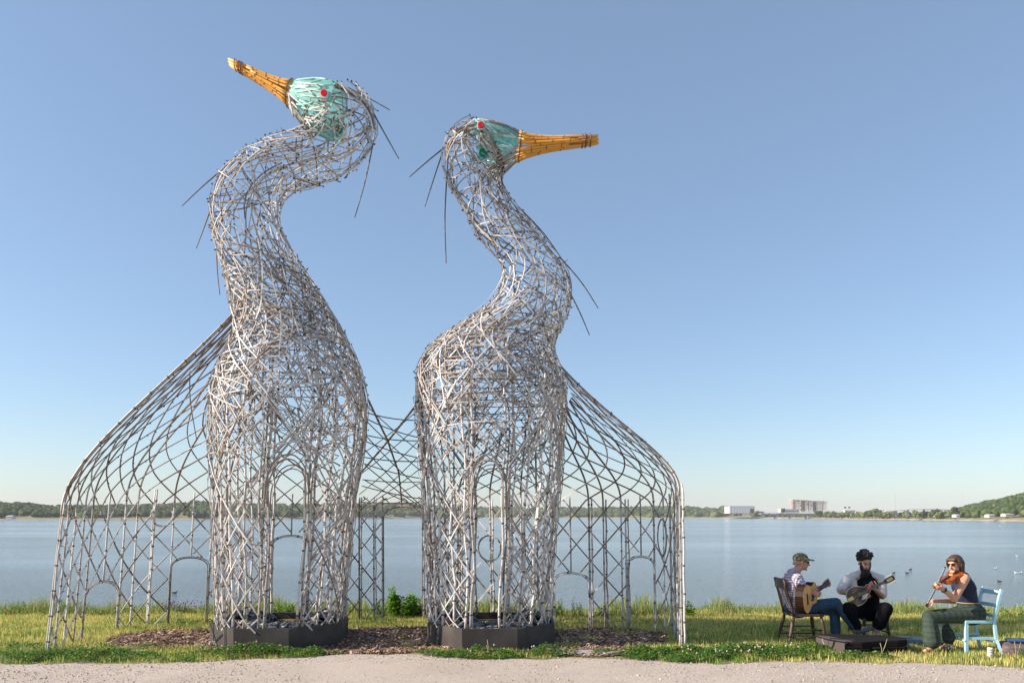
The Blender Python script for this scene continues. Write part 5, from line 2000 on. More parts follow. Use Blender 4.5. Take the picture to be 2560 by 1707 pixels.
# cap
f0, u0, r0 = frame(f_, u_)
cap = [('e', ho(-.012, 0, .052), (.104, .087, .078), hR, 0)]
o = blob('cap', cap, M_camo, G, .008, 2)
mb = MB(); ring = []
for k in range(9):
    a = -1.15 + 2.3 * k / 8
    ring.append((ho(.055 + .025 * math.cos(a), .072 * math.sin(a), .052), ho(.075 + .095 * math.cos(a * .9), .066 * math.sin(a), .040 - .012 * abs(math.sin(a)))))
vs = [q for p in ring for q in p]; vs += [q + u0 * .006 for q in vs]
fs = []
for k in range(8):
    fs += [(2 * k, 2 * k + 1, 2 * k + 3, 2 * k + 2), (18 + 2 * k, 18 + 2 * k + 2, 18 + 2 * k + 3, 18 + 2 * k + 1), (2 * k + 1, 2 * k + 19, 2 * k + 21, 2 * k + 3)]
mb.add(vs, fs, smooth=True); at_origin(mb.build('cap_peak', M_camo, G), G)
blob('hair', [('c', ho(-.075, .04, -.02), ho(-.075, -.04, -.02), .028, .028, 0), ('c', ho(-.04, .066, -.005), ho(-.04, -.066, -.005), .018, .018, 0)], M_greyhair, G, .008, 1)
face_bits(ho, hR, G, glasses=M_redlens)


def instrument_outline(prof, n=1):
    return [(x, -y) for x, y in prof] + [(x, y) for x, y in reversed(prof) if y > 1e-6]


def inst_frame(c, a, n):
    a = Vector(a).normalized(); n = Vector(n); n = (n - a * n.dot(a)).normalized(); s_ = n.cross(a)
    M = Matrix((a, s_, n)).transposed().to_4x4(); M.translation = c
    return M


prof = [(0, .0), (.004, .07), (.03, .13), (.08, .175), (.135, .193), (.19, .182), (.25, .148), (.30, .128), (.35, .128), (.40, .143), (.44, .143), (.475, .12), (.495, .075), (.50, .0)]
Mg = inst_frame(Vector((0, 0, 0)), (.62, .70, .20), (.74, -.66, .0))
gc = A(478, 745, 10.02)
Mg.translation = gc - (Mg.to_3x3() @ Vector((.22, 0, -.03)))
GT = thing('acoustic_guitar', 'honey-topped acoustic guitar with dark sides held by the man in the cap', 'guitar', (4.05, 10.1, 0))
mk = lambda nm, mat: at_origin(mb.build(nm, mat, GT), GT)
mb = MB(); mb.prism(instrument_outline(prof), -.105, 0, Mg); mk('body', M_mahog)
mb = MB(); mb.prism([(x * .985 + .004, y * .97) for x, y in instrument_outline(prof)], .001, .004, Mg); mk('soundboard', M_spruce)
for (r1, z1, nm, mat) in ((.058, .006, 'rosette', M_cream), (.05, .008, 'sound_hole', M_ebony)):
    mb = MB(); mb.prism([(.335 + r1 * math.cos(k * .3927), r1 * math.sin(k * .3927)) for k in range(16)], .0045, z1, Mg); mk(nm, mat)
mb = MB(); mb.prism([(.24, -.05), (.33, -.085), (.38, -.06), (.30, -.03)], .0045, .0065, Mg); mk('pickguard', material('blue_grey_pickguard', (.06, .12, .16), rough=.2))
mb = MB(); mb.prism([(.125, -.075), (.15, -.075), (.15, .075), (.125, .075)], .004, .013, Mg); mk('bridge', M_ebony)
mb = MB(); mb.prism([(.49, -.028), (.82, -.023), (.82, .023), (.49, .028)], -.018, .004, Mg); mk('neck', M_mahog)
mb = MB(); mb.prism([(.39, -.027), (.82, -.022), (.82, .022), (.39, .027)], .0045, .010, Mg); mk('fingerboard', M_ebony)
mb = MB(); mb.prism([(.82, -.028), (.97, -.038), (.98, 0), (.97, .038), (.82, .028)], -.016, .002, Mg); mk('headstock', M_ebony)
for k in range(6):
    mb = MB(); mb.box(Mg @ Vector((.85 + .045 * (k // 2), (.048 if k % 2 else -.048), -.006)), (.012, .018, .01), Mg.to_3x3()); mk('tuner', M_steel)
for k in range(6):
    mb = MB(); y_ = -.018 + .0072 * k; mb.bar(Mg @ Vector((.14, y_ * 1.3, .013)), Mg @ Vector((.83, y_, .013)), .0009, .0009); mk('string', M_steel)

# ---- mandolin player, facing the camera
wooden_chair((5.03, 10.82, 0), R(-90), 'dark wooden chair mostly hidden beneath the bearded mandolin player', M_darkwood, .41, .40, .36, .75, .08)
M2 = thing('person', 'bearded man in open pale shirt and black trousers sitting with a mandolin', 'person', (4.97, 10.7, 0))
my = 10.68
hc = A(1185, 325, my - .08)
f_, u_ = Vector((.06, -1, -.42)), Vector((0, -.42, 1))
hpP, ho, hR = head_prims(hc, f_, u_, 0)
neckb = A(1190, 460, my); chest = A(1195, 590, my); pel = A(1215, 900, my + .05)
shR, shL_ = A(985, 520, my), A(1385, 530, my)
elR = A(885, 672, my - .06); wrR = A(1005, 705, my - .28)
elL = A(1400, 735, my - .08); wrL = A(1312, 650, my - .28)
hipR, hipL = pel + Vector((-.09, 0, -.02)), pel + Vector((.09, 0, -.02))
kneeR, kneeL = A(985, 885, my - .42), A(1440, 890, my - .42)
ankR, ankL = A(1110, 1195, my - .30), A(1330, 1165, my - .30)
body = hpP + [('c', hc + Vector((0, .03, -.05)), neckb, .055, .058, 0), ('c', neckb, chest, .075, .12, 0), ('c', chest + Vector((-.07, 0, 0)), pel + Vector((-.05, 0, 0)), .10, .11, 0), ('c', chest + Vector((.07, 0, 0)), pel + Vector((.05, 0, 0)), .10, .11, 0),
              ('c', shR, shL_, .055, .055, 0), ('c', shR, elR, .048, .042, 0), ('c', elR, wrR, .043, .028, 0), ('c', shL_, elL, .048, .042, 0), ('c', elL, wrL, .042, .028, 0),
              ('c', hipR, kneeR, .085, .058, 0), ('c', kneeR, ankR, .055, .036, 0), ('c', hipL, kneeL, .085, .058, 0), ('c', kneeL, ankL, .055, .038, 0),
              ('c', ankR, ankR + Vector((.02, -.12, -.05)), .034, .03, 0), ('c', ankL, ankL + Vector((-.06, -.12, -.07)), .034, .03, 0)]
body += hand_prims(wrR, Vector((1, -.15, -.12)), Vector((.1, 1, -.2)), Vector((0, 0, 1)), .6)
body += hand_prims(wrL, Vector((-.65, -.3, .55)), Vector((.1, .8, .5)), Vector((-.3, 0, 1)), 1.1)
blob('body', body, skinB, M2, .0065, 2, .4)
blob('t_shirt', [('c', neckb + Vector((0, -.01, -.03)), chest, .085, .125, 0), ('c', chest + Vector((-.05, -.01, 0)), pel + Vector((-.04, -.01, 0)), .115, .125, 0), ('c', chest + Vector((.05, -.01, 0)), pel + Vector((.04, -.01, 0)), .115, .125, 0)], M_black, M2, .010, 3)
for sg, sh, el, nm in ((-1, shR, elR, 'shirt_side'), (1, shL_, elL, 'shirt_side')):
    sx = Vector((sg, 0, 0))
    pr = [('c', neckb + sx * .055 + Vector((0, .02, .0)), sh, .052, .070, 0), ('c', sh, sh.lerp(el, .85), .073, .070, 0), ('c', sh + Vector((-sg * .045, .02, -.03)), chest + sx * .105 + Vector((0, .0, -.12)), .085, .085, 0),
          ('c', chest + sx * .115 + Vector((0, 0, -.1)), pel + sx * .10 + Vector((0, .02, .06)), .085, .075, 0), ('c', neckb + sx * .05 + Vector((0, .05, 0)), chest + sx * .06 + Vector((0, .07, 0)), .06, .08, 0)]
    blob(nm, pr, M_greyshirt, M2, .010, 3)
tr = [('c', pel + Vector((0, .02, -.02)), pel + Vector((0, -.05, -.03)), .145, .13, 0), ('c', hipR, kneeR, .108, .092, 0), ('c', kneeR, kneeR.lerp(ankR, .72), .088, .078, 0), ('c', hipL, kneeL, .108, .095, 0), ('c', kneeL, kneeL.lerp(ankL, .66), .092, .085, 0)]
blob('trousers', tr, M_black, M2, .010, 3)
for an, dx in ((ankR, .03), (ankL, -.07)):
    blob('shoe', [('c', an + Vector((0, .02, -.05)), an + Vector((dx, -.13, -.075)), .042, .036, 0), ('c', an + Vector((0, 0, -.02)), an + Vector((0, 0, .0)), .040, .038, 0)], M_paleshoe, M2, .009, 2)
rr_ = random.Random(8)
hair = [('e', ho(-.035, 0, .075), (.10, .098, .085), hR, 0)]
for k in range(60):
    a = rr_.uniform(0, 6.283); e_ = rr_.uniform(.0, 1.5)
    if math.cos(a) * math.cos(e_) > .55 and math.sin(e_) < .35: continue
    hair.append(('e', ho(-.035 + .092 * math.cos(a) * math.cos(e_), .102 * math.sin(a) * math.cos(e_), .080 + .092 * math.sin(e_)), (.019, .019, .019), None, 0))
hair += [('c', ho(-.07, .05, .03), ho(-.07, -.05, .03), .04, .04, 0)]
blob('hair', hair, M_blackhair, M2, .006, 1, .3)
beard = [('c', ho(.045, .055, -.03), ho(.05, .035, -.10), .020, .030, 0), ('c', ho(.045, -.055, -.03), ho(.05, -.035, -.10), .020, .030, 0), ('c', ho(.075, .03, -.10), ho(.075, -.03, -.10), .028, .028, 0),
         ('c', ho(.065, 0, -.11), ho(.03, 0, -.23), .055, .050, 0), ('c', ho(.02, .065, .02), ho(.035, .060, -.06), .014, .02, 0), ('c', ho(.02, -.065, .02), ho(.035, -.060, -.06), .014, .02, 0), ('c', ho(.093, .022, -.040), ho(.093, -.022, -.040), .008, .008, 0)]
blob('beard', beard, M_blackhair, M2, .008, 2)
face_bits(ho, hR, M2)
for sd in (-1, 1):
    mb = MB(); mb.tube([ho(.086, .012 * sd, .030), ho(.084, .032 * sd, .036), ho(.072, .052 * sd, .028)], [.005, .006, .003], 5); at_origin(mb.build('eyebrow', M_blackhair, M2), M2)

ML = thing('mandolin', 'dark scroll-bodied mandolin with cream plate and brass tuners held by the bearded man', 'mandolin', (4.9, 10.35, 0))
Mm = inst_frame(Vector((0, 0, 0)), (.86, -.10, .46), (-.10, -1, .12))
mc = A(1095, 722, my - .36); Mm.translation = mc - (Mm.to_3x3() @ Vector((.14, 0, -.02)))
mprof_u = [(0, 0), (.006, .05), (.03, .095), (.08, .125), (.14, .128), (.20, .105), (.25, .07), (.28, .062), (.31, .075), (.335, .062), (.335, .03), (.33, .0)]
mprof_l = [(0, 0), (.006, -.05), (.03, -.095), (.08, -.125), (.14, -.128), (.20, -.108), (.235, -.085), (.262, -.092), (.25, -.055), (.30, -.030), (.33, 0)]
mout = mprof_l + list(reversed(mprof_u[1:-1]))
mk = lambda nm, mat: at_origin(mb.build(nm, mat, ML), ML)
mb = MB(); mb.prism(mout, -.048, 0, Mm); mk('body', M_mando)
mb = MB(); mb.prism([(x * .94 + .01, y * .93) for x, y in mout], .001, .008, Mm, bev=.15); mk('top', material('mandolin_top', (.035, .032, .032), rough=.4, spec=.3, noise=(8, (.10, .06, .04), .5, .7)))
mb = MB()
for p, q in zip(mout, mout[1:] + mout[:1]): mb.bar(Mm @ Vector((*p, .001)), Mm @ Vector((*q, .001)), .005, .004)
mk('binding', M_cream)
mb = MB(); mb.prism([(.15, -.075), (.22, -.085), (.27, -.03), (.19, -.028)], .009, .012, Mm); mk('pickguard', M_cream)
for sg in (-1, 1):
    mb = MB(); mb.tube([Mm @ Vector((.10, sg * .06, .0095)), Mm @ Vector((.13, sg * .048, .0095)), Mm @ Vector((.165, sg * .055, .0095)), Mm @ Vector((.19, sg * .045, .0095))], .004, 5); mk('sound_slot', M_ebony)
mb = MB(); mb.prism([(.125, -.04), (.135, -.04), (.135, .04), (.125, .04)], .006, .020, Mm); mk('bridge', M_ebony)
mb = MB(); mb.prism([(.0, -.02), (.07, -.025), (.07, .025), (.0, .02)], .009, .014, Mm); mk('tailpiece', M_brass)
mb = MB(); mb.prism([(.32, -.017), (.52, -.015), (.52, .015), (.32, .017)], -.018, .006, Mm); mk('neck', M_mahog)
mb = MB(); mb.prism([(.24, -.016), (.52, -.014), (.52, .014), (.24, .016)], .009, .014, Mm); mk('fingerboard', M_ebony)
mb = MB(); mb.prism([(.52, -.02), (.56, -.036), (.66, -.030), (.67, 0), (.66, .036), (.56, .034), (.52, .02)], -.012, .004, Mm); mk('headstock', M_ebony)
mb = MB(); mb.prism([(.56, -.02), (.64, -.018), (.64, .018), (.56, .02)], .005, .008, Mm); mk('headstock_plate', M_brass)
for k in range(8):
    mb = MB(); mb.box(Mm @ Vector((.565 + .027 * (k // 2), (.046 if k % 2 else -.046), -.002)), (.012, .016, .012), Mm.to_3x3()); mk('tuner', M_cream)
for k in range(4):
    mb = MB(); y_ = -.010 + .0067 * k; mb.bar(Mm @ Vector((.06, y_ * 1.4, .018)), Mm @ Vector((.53, y_, .016)), .0009, .0009); mk('string', M_steel)
mb = MB(); pts = [Mm @ Vector((.27, -.08, .012)), A(1215, 670, my - .30), A(1205, 715, my - .30), A(1195, 770, my - .27)]
for p, q in zip(pts, pts[1:]): mb.bar(p, q, .03, .006, up=Vector((0, -1, 0)))
mk('strap', M_strap)
mb = MB(); mb.prism([(.29, .012), (.33, .012), (.33, .05), (.29, .05)], .009, .015, Mm); mk('cloth_tie', M_strap)

# ---- violinist, facing left
wooden_chair((5.78, 9.66, 0), R(180), 'light blue painted slat-back chair under the woman violinist', M_bluepaint, .42, .38, .43, .80, .09, style='slat')
W = thing('person', 'woman with sunglasses, navy top and dark green trousers playing the violin', 'person', (5.7, 9.65, 0))
wy = 9.66
hc = B(915, 345, wy - .02)
f_, u_ = Vector((-1, -.62, -.10)), Vector((-.08, 0, 1))
hpP, ho, hR = head_prims(hc, f_, u_, 0, .97)
neckb = B(985, 462, wy); chest = B(1020, 610, wy); pel = B(1110, 945, wy); waist = B(1075, 800, wy)
shN, shF = B(1040, 515, wy - .17), B(985, 520, wy + .17)
elN = B(915, 765, wy - .26); wrN = B(765, 640, wy - .36)
elF = B(905, 790, wy + .16); wrF = B(645, 790, wy - .12)
hipN, hipF = pel + Vector((0, -.09, 0)), pel + Vector((0, .09, 0))
kneN, kneF = B(600, 985, wy - .12), B(690, 1000, wy + .12)
anN, anF = B(640, 1325, wy - .14), B(855, 1285, wy + .02)
body = hpP + [('c', hc + Vector((.02, .01, -.05)), neckb, .046, .05, 0), ('c', neckb, chest, .06, .105, 0), ('c', chest + Vector((0, -.05, 0)), waist, .095, .105, 0), ('c', chest + Vector((0, .05, 0)), waist, .095, .105, 0), ('c', waist, pel, .11, .13, 0),
              ('c', shN, shF, .048, .048, 0), ('c', shN, elN, .058, .042, 0), ('c', elN, wrN, .041, .025, 0), ('c', shF, elF, .05, .038, 0), ('c', elF, wrF, .036, .023, 0),
              ('c', hipN, kneN, .09, .06, 0), ('c', kneN, anN, .052, .034, 0), ('c', hipF, kneF, .09, .06, 0), ('c', kneF, anF, .052, .034, 0),
              ('c', anN + Vector((.02, 0, -.03)), Vector((anN.x - .10, anN.y - .03, .045)), .034, .026, 0), ('c', anF + Vector((.01, 0, -.02)), Vector((anF.x - .11, anF.y - .02, .045)), .033, .026, 0)]
body += hand_prims(wrN, Vector((-1, -.35, .12)), Vector((-.2, .6, .8)), Vector((0, .5, .6)), .9, s=.92)
body += hand_prims(wrF, Vector((-.8, -.2, -.35)), Vector((.3, -.2, -1)), Vector((-.3, -.8, .2)), .9, s=.92)
blob('body', body, skinC, W, .0065, 2, .4)
blob('sleeveless_top', [('c', neckb + Vector((.02, 0, -.035)), chest, .070, .118, 0), ('c', chest + Vector((.0, -.05, 0)), waist, .112, .120, 0), ('c', chest + Vector((.0, .05, 0)), waist, .112, .120, 0),
                        ('c', neckb + Vector((.03, -.05, -.01)), chest + Vector((.05, -.10, -.02)), .04, .055, 0), ('c', neckb + Vector((.03, .05, -.01)), chest + Vector((.05, .10, -.02)), .04, .055, 0)], M_navy, W, .010, 3)
tr = [('c', waist + Vector((0, 0, -.02)), pel, .125, .150, 0), ('c', pel + Vector((.02, -.03, 0)), pel + Vector((.02, .03, 0)), .145, .145, 0), ('c', hipN, kneN, .115, .085, 0), ('c', kneN, kneN.lerp(anN, .86), .085, .105, 0), ('c', hipF, kneF, .112, .082, 0), ('c', kneF, kneF.lerp(anF, .80), .082, .098, 0)]
blob('wide_trousers', tr, M_greentr, W, .010, 3)
mb = MB(); k_ = waist + Vector((0, 0, -.01))
mb.tube([k_ + Vector((math.cos(a * .5236) * .128, math.sin(a * .5236) * .128, 0)) for a in range(13)], .007, 5, cap=False); at_origin(mb.build('belt', material('tan_belt', (.35, .27, .17), rough=.6), W), W)
hr = [('e', ho(-.022, 0, .045), (.098, .086, .084), hR, 0), ('c', ho(-.05, .055, .02), ho(-.04, .066, -.15), .044, .026, 0), ('c', ho(-.05, -.055, .02), ho(-.04, -.066, -.15), .044, .026, 0), ('c', ho(-.08, .03, .02), ho(-.085, .04, -.16), .04, .022, 0), ('c', ho(-.08, -.03, .02), ho(-.085, -.04, -.155), .04, .022, 0), ('c', ho(-.085, .0, .0), ho(-.085, 0, -.13), .04, .035, 0),
      ('c', ho(.068, .042, .068), ho(.068, -.042, .068), .022, .022, 0), ('c', ho(.03, .075, .05), ho(.01, .078, -.04), .018, .014, 0), ('c', ho(.03, -.075, .05), ho(.01, -.078, -.04), .018, .014, 0)]
blob('hair', hr, M_brownhair, W, .009, 2)
face_bits(ho, hR, W, glasses=M_shade, eyes=False)
for an in (anN, anF):
    fx = Vector((an.x - .045, an.y - .02, .02))
    mb = MB(); mb.prism([(-.10, -.038), (.09, -.033), (.11, 0), (.09, .033), (-.10, .038), (-.13, 0)], .0, .022, Matrix.Translation((fx.x, fx.y, .005))); at_origin(mb.build('sandal', M_sandal, W), W)
    mb = MB()
    for dx in (-.05, .02): mb.tube([(fx.x + dx, fx.y - .036, .02), (fx.x + dx, fx.y - .028, .06), (fx.x + dx, fx.y, .078), (fx.x + dx, fx.y + .028, .06), (fx.x + dx, fx.y + .036, .02)], .008, 5)
    mb.tube([an + Vector((math.cos(a * .785) * .040, math.sin(a * .785) * .040, -.02)) for a in range(9)], .007, 5, cap=False)
    at_origin(mb.build('sandal_strap', M_sandal, W), W)
wd_ = (elN - wrN).normalized(); wc = wrN + wd_ * .035
q = wd_.to_track_quat('Z', 'Y').to_matrix()
mb = MB(); mb.tube([wc + q @ Vector((math.cos(a * .5236) * .030, math.sin(a * .5236) * .030, 0)) for a in range(13)], .008, 5, cap=False)
mb.box(wc + Vector((0, -.034, 0)), (.03, .008, .03), q); at_origin(mb.build('wristwatch', M_shade, W), W)

VL = thing('violin', 'reddish brown violin held under the chin of the woman', 'violin', (5.4, 9.4, 0))
p0 = B(962, 440, wy - .06); p1 = B(612, 648, wy - .42)
ax = (p1 - p0).normalized()
Mv = inst_frame(p0, ax, Vector((-.35, -.35, 1)))
vp = [(0, 0), (.003, .04), (.025, .085), (.06, .104), (.10, .100), (.135, .078), (.15, .062), (.165, .056), (.20, .055), (.225, .062), (.24, .075), (.275, .084), (.315, .078), (.345, .05), (.355, 0)]
mk = lambda nm, mat: at_origin(mb.build(nm, mat, VL), VL)
mb = MB(); mb.prism(instrument_outline(vp), -.034, 0, Mv); mk('body', M_violin)
mb = MB(); mb.prism([(x * .99 + .001, y * 1.03) for x, y in instrument_outline(vp)], .0005, .012, Mv, bev=.3); mk('belly', M_violin)
mb = MB(); mb.prism([(x * .99 + .001, y * 1.03) for x, y in instrument_outline(vp)], -.046, -.0345, Mv, bev=.3); mk('back', M_violin)
mb = MB(); mb.prism([(.20, -.013), (.355, -.011), (.355, .011), (.20, .013)], .014, .022, Mv); mb.prism([(.345, -.011), (.49, -.010), (.49, .010), (.345, .011)], .006, .016, Mv); mk('fingerboard', M_ebony)
mb = MB(); mb.prism([(.345, -.011), (.50, -.010), (.50, .010), (.345, .011)], -.016, .0055, Mv); mk('neck', M_violin)
mb = MB(); mb.tube([Mv @ Vector(q_) for q_ in ((.50, 0, -.005), (.55, 0, -.015), (.585, 0, -.014), (.60, 0, .002), (.588, 0, .012), (.575, 0, .004))], [.012, .011, .010, .012, .011, .009], 8); mk('scroll', M_violin)
for k in range(4):
    mb = MB(); s_ = 1 if k % 2 else -1; mb.tube([Mv @ Vector((.52 + k * .014, s_ * .008, -.01)), Mv @ Vector((.52 + k * .014, s_ * .03, -.01)), Mv @ Vector((.52 + k * .014, s_ * .042, -.01))], [.003, .004, .008], 6); mk('peg', M_ebony)
mb = MB(); mb.prism([(.185, -.02), (.190, -.02), (.190, .02), (.185, .02)], .012, .036, Mv); mk('bridge', M_spruce)
mb = MB(); mb.prism([(.02, -.018), (.12, -.010), (.12, .010), (.02, .018)], .016, .024, Mv); mk('tailpiece', M_ebony)
mb = MB(); mb.lathe([(.01, 0), (.035, .004), (.034, .012), (.01, .010)], 12, Mv @ Vector((.03, -.06, .014))); mk('chin_rest', M_ebony)
BW = thing('violin_bow', 'thin dark violin bow crossing the violin strings', 'bow', (5.2, 9.45, 0))
b0 = B(566, 868, wy - .17); b1 = B(808, 377, wy - .25)
mb = MB(); mid = (b0 + b1) / 2 + Vector((.008, 0, .0)); mb.tube([b0, b0.lerp(b1, .25) + Vector((.006, 0, 0)), mid, b0.lerp(b1, .75) + Vector((.006, 0, 0)), b1], [.0055, .005, .0045, .004, .0035], 6); at_origin(mb.build('stick', M_ebony, BW), BW)
mb = MB(); mb.bar(b0.lerp(b1, .05) + Vector((-.014, 0, -.005)), b1 + Vector((-.016, 0, 0)), .006, .0015); at_origin(mb.build('bow_hair', M_cream, BW), BW)
mb = MB(); mb.bar(b0.lerp(b1, .02) + Vector((-.008, 0, 0)), b0.lerp(b1, .10) + Vector((-.008, 0, 0)), .014, .022); at_origin(mb.build('frog', M_ebony, BW), BW)
mb = MB(); mb.bar(b1.lerp(b0, .02), b1 + Vector((-.020, 0, .004)), .008, .010); at_origin(mb.build('tip', M_ebony, BW), BW)

# ---- cases, bag, can
M_case = material('black_case_cloth', (.012, .010, .010), rough=.9, spec=.15, bump=(60, .25, .004))
M_case2 = material('brown_grey_cloth', (.075, .060, .055), rough=.85, bump=(50, .3, .004))
M_navycase = material('dark_blue_case', (.02, .045, .085), rough=.6)
GC = thing('guitar_case', 'black soft guitar case lying on the grass before the two men', 'case', (4.3, 9.6, 0))
out = [(3.90, 9.88), (3.94, 9.56), (4.06, 9.36), (4.25, 9.33), (4.42, 9.40), (4.58, 9.47), (4.76, 9.47), (4.92, 9.56), (4.97, 9.70), (4.90, 9.86), (4.66, 9.93), (4.46, 9.95), (4.2, 10.02), (3.98, 9.99)]
mb = MB(); mb.prism(out, .0, .085, bev=.03); at_origin(mb.build('case_bottom', M_case, GC), GC)
mb = MB(); mb.prism(out, .092, .175, bev=.035); at_origin(mb.build('case_lid', M_case, GC), GC)
mb = MB()
zo = [(sum(p[0] for p in out) / 14 + (p[0] - sum(q[0] for q in out) / 14) * 1.006, sum(p[1] for p in out) / 14 + (p[1] - sum(q[1] for q in out) / 14) * 1.006) for p in out]
for p, q in zip(zo, zo[1:] + zo[:1]): mb.bar((*p, .0885), (*q, .0885), .006, .008)
at_origin(mb.build('zip', M_ebony, GC), GC)
mb = MB(); mb.prism([(3.905, 9.84), (3.945, 9.57), (4.06, 9.375), (4.15, 9.36), (4.13, 9.5), (4.02, 9.8)], .176, .182); at_origin(mb.build('end_flap', M_case2, GC), GC)
mb = MB(); mb.prism([(3.895, 9.84), (3.935, 9.56), (3.95, 9.57), (3.91, 9.84)], .01, .16); mb.prism([(3.937, 9.552), (4.05, 9.352), (4.062, 9.362), (3.95, 9.56)], .01, .16); at_origin(mb.build('end_pocket', M_case2, GC), GC)
for (a, b_) in (((3.92, 9.70, .16), (3.94, 9.56, .02)), ((3.98, 9.47, .18), (3.96, 9.52, .01)), ((4.07, 9.34, .18), (4.0, 9.45, .02)), ((3.95, 9.55, .185), (4.2, 9.42, .185))):
    mb = MB(); mb.bar(a, b_, .025, .006, up=Vector((-.7, -.7, .2))); at_origin(mb.build('strap', M_ebony, GC), GC)
mb = MB(); mb.tube([(4.38, 9.385, .085), (4.41, 9.36, .10), (4.5, 9.385, .10), (4.53, 9.425, .085)], .011, 6); at_origin(mb.build('handle', M_ebony, GC), GC)

VC = thing('violin_case', 'dark blue violin case lying behind the black guitar case', 'case', (5.28, 10.0, 0), R(-14))
o8 = [(-.38, -.09), (-.34, -.125), (-.1, -.11), (.2, -.095), (.36, -.06), (.39, 0), (.36, .06), (.2, .095), (-.1, .11), (-.34, .125), (-.38, .09)]
mb = MB(); mb.prism(o8, 0, .07, bev=.04); mb.build('case_bottom', M_navycase, VC)
mb = MB(); mb.prism(o8, .074, .12, bev=.08); mb.build('case_lid', M_navycase, VC)
mb = MB(); mb.tube([(-.05, -.11, .07), (-.04, -.14, .08), (.04, -.14, .08), (.05, -.105, .07)], .008, 6); mb.build('handle', M_ebony, VC)
mb = MB(); mb.prism([(-.28, -.07), (-.08, -.06), (-.08, .06), (-.28, .07)], .121, .135, bev=.1); mb.build('lid_pocket', M_navycase, VC)

BG = thing('cloth_bag', 'brown striped cloth bag with blue lining lying at the right edge', 'bag', (6.22, 9.42, 0))
bs = [('c', Vector((6.08, 9.42, .06)), Vector((6.40, 9.40, .06)), .07, .08, 0), ('c', Vector((6.06, 9.50, .10)), Vector((6.38, 9.52, .11)), .07, .075, 0), ('c', Vector((6.10, 9.38, .03)), Vector((6.4, 9.38, .03)), .05, .05, 0)]
M_bag = plaid_mat('striped_bag_cloth', (.14, .095, .09), (.10, .07, .07), (.20, .145, .13), 160)
blob('bag_body', bs, M_bag, BG, .012, 3)
mb = MB(); mb.prism([(6.10, 9.44), (6.42, 9.42), (6.44, 9.56), (6.14, 9.58)], .165, .19, bev=.1); at_origin(mb.build('lining', material('blue_cloth', (.06, .13, .30), rough=.8), BG), BG)
mb = MB(); mb.tube([(6.02, 9.40, .02), (6.10, 9.34, .03), (6.22, 9.33, .03), (6.34, 9.34, .02)], .012, 6); at_origin(mb.build('strap', M_case2, BG), BG)

CN = thing('drink_can', 'white drink can with green and tan bands standing by the blue chair', 'can', (5.79, 9.3, .0))
mb = MB(); mb.lathe([(.025, 0), (.033, .006), (.033, .108), (.027, .118)], 20); mb.build('can_body', M_whitep, CN)
mb = MB(); mb.lathe([(.0336, .062), (.0336, .070)], 20); mb.build('green_band', material('green_print', (.03, .16, .12), rough=.4), CN)
mb = MB(); mb.lathe([(.0336, .085), (.0336, .104)], 20); mb.build('tan_band', material('tan_print', (.55, .38, .16), rough=.4), CN)
mb = MB(); mb.lathe([(.026, .1185), (.024, .120)], 20); mb.build('lid', M_steel, CN)

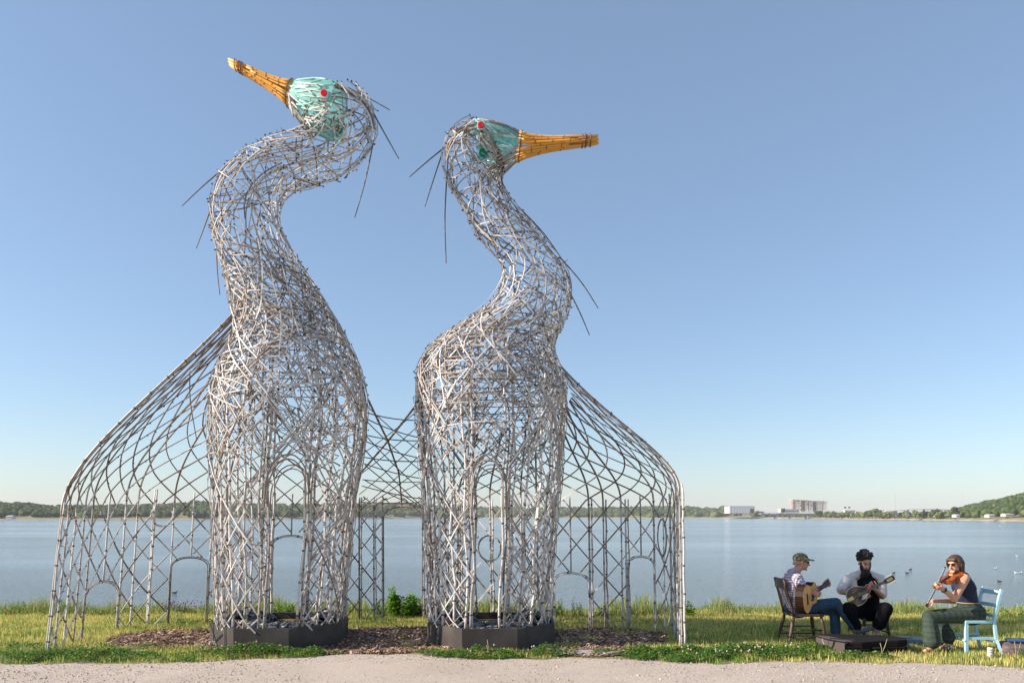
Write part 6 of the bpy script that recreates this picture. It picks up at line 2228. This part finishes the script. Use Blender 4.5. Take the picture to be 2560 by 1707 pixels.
# ---- water birds
M_duck = material('dark_feathers', (.06, .035, .03), rough=.8)
M_gull = material('white_feathers', (.75, .74, .72), rough=.7)
birds = [(2234, 1430, 0, 'left dark duck of the pair on the water beside the violinist bow'), (2268, 1430, 0, 'right dark duck of the pair on the water beside the violinist bow'), (2276, 1421.5, 0, 'dark duck farther out, above the pair near the bow'),
         (2543, 1388, 1, 'lone white gull highest on the water at the right'), (2488, 1419, 1, 'white gull left of the right-hand gull pair'), (2541, 1430, 1, 'left white gull of the pair at the right edge'), (2551, 1430, 1, 'right white gull of the pair at the right edge'),
         (2499, 1451, 0, 'dark duck nearest the blue chair'), (436, 1479, 0, 'small dark duck seen through the left tail'), (2500, 1314, 1, 'white gull far out below the beach'), (2418, 1441, 0, 'small dark duck behind the violinist shoulder')]
for i, (px, py, wht, lab) in enumerate(birds):
    d = (CAM_H - WZ - .08) * FPX / (py - HOR)
    X = (px - 1280) / FPX * d
    r_ = thing('gull' if wht else 'duck', lab, 'bird', (X, d, WZ), R(170 if i % 2 else 15))
    s_ = .34 if d < 120 else 1.5
    s_ = min(s_, .9) if d > 120 else s_
    m_ = M_gull if wht else M_duck
    z_ = Vector((X, d, WZ))
    sc2 = s_
    pr = [('c', Vector((-.28, 0, .14)) * sc2, Vector((.22, 0, .12)) * sc2, .10 * sc2, .15 * sc2, 0), ('c', Vector((-.28, 0, .14)) * sc2, Vector((-.5, 0, .22)) * sc2, .08 * sc2, .02 * sc2, 0), ('c', Vector((.25, 0, .15)) * sc2, Vector((.38, 0, .36)) * sc2, .09 * sc2, .06 * sc2, 0),
          ('e', Vector((.42, 0, .40)) * sc2, (.09 * sc2, .07 * sc2, .075 * sc2), None, 0)]
    o = blob('bird_body', pr, m_, None, .03 * sc2, 2); o.parent = r_
    mb = MB(); mb.tube([Vector((.49, 0, .39)) * sc2, Vector((.60, 0, .37)) * sc2], [.03 * sc2, .012 * sc2], 6); mb.build('bill', M_spruce, r_)

# ------------------------------------------------------------------ haze
HZ = MB(); HZ.box((0, 3000, 30), (11000, 7400, 95))
hm = bpy.data.materials.new('haze_air'); hm.use_nodes = True
hn = hm.node_tree.nodes; hn.remove(hn['Principled BSDF'])
pv = hn.new('ShaderNodeVolumePrincipled')
pv.inputs['Density'].default_value = .00009
pv.inputs['Color'].default_value = (.93, .95, 1, 1)
pv.inputs['Anisotropy'].default_value = .0
hm.node_tree.links.new(pv.outputs[0], hn['Material Output'].inputs['Volume'])
hz = HZ.build('haze', hm); tag(hz, kind='stuff')

# ------------------------------------------------------------------ pieces that belong to a part
SUB = {'tuner': 'headstock', 'headstock_plate': 'headstock', 'rosette': 'soundboard', 'sound_hole': 'soundboard', 'pickguard': 'soundboard', 'cap_peak': 'cap',
       'collar': 'shirt', 'eye_lens': 'eye', 'infill_wall': 'roof_slab', 'sound_slot': 'top', 'binding': None, 'chin_rest': 'belly', 'peg': 'neck', 'window': 'wall', 'wall_joint': 'wall',
       'loading_bay': 'wall', 'zip': 'case_lid', 'handle': 'case_bottom', 'lid_pocket': 'case_lid', 'end_flap': 'case_lid', 'frog': 'stick', 'tip': 'stick', 'sandal_strap': None}
for root in [o for o in C.objects if o.parent is None and o.type == 'EMPTY']:
    kids = {}
    for ch in root.children: kids.setdefault(ch.name.split('.')[0], []).append(ch)
    for nm, par in SUB.items():
        if par and nm in kids and par in kids:
            p = kids[par][0]
            for ch in kids[nm]:
                ch.parent = p
                ch.matrix_parent_inverse = Matrix.Identity(4)
    if 'eye_rim' in kids:
        for rim, eye in zip(kids['eye_rim'], kids['eye']):
            rim.parent = eye
            rim.matrix_parent_inverse = Matrix.Identity(4)
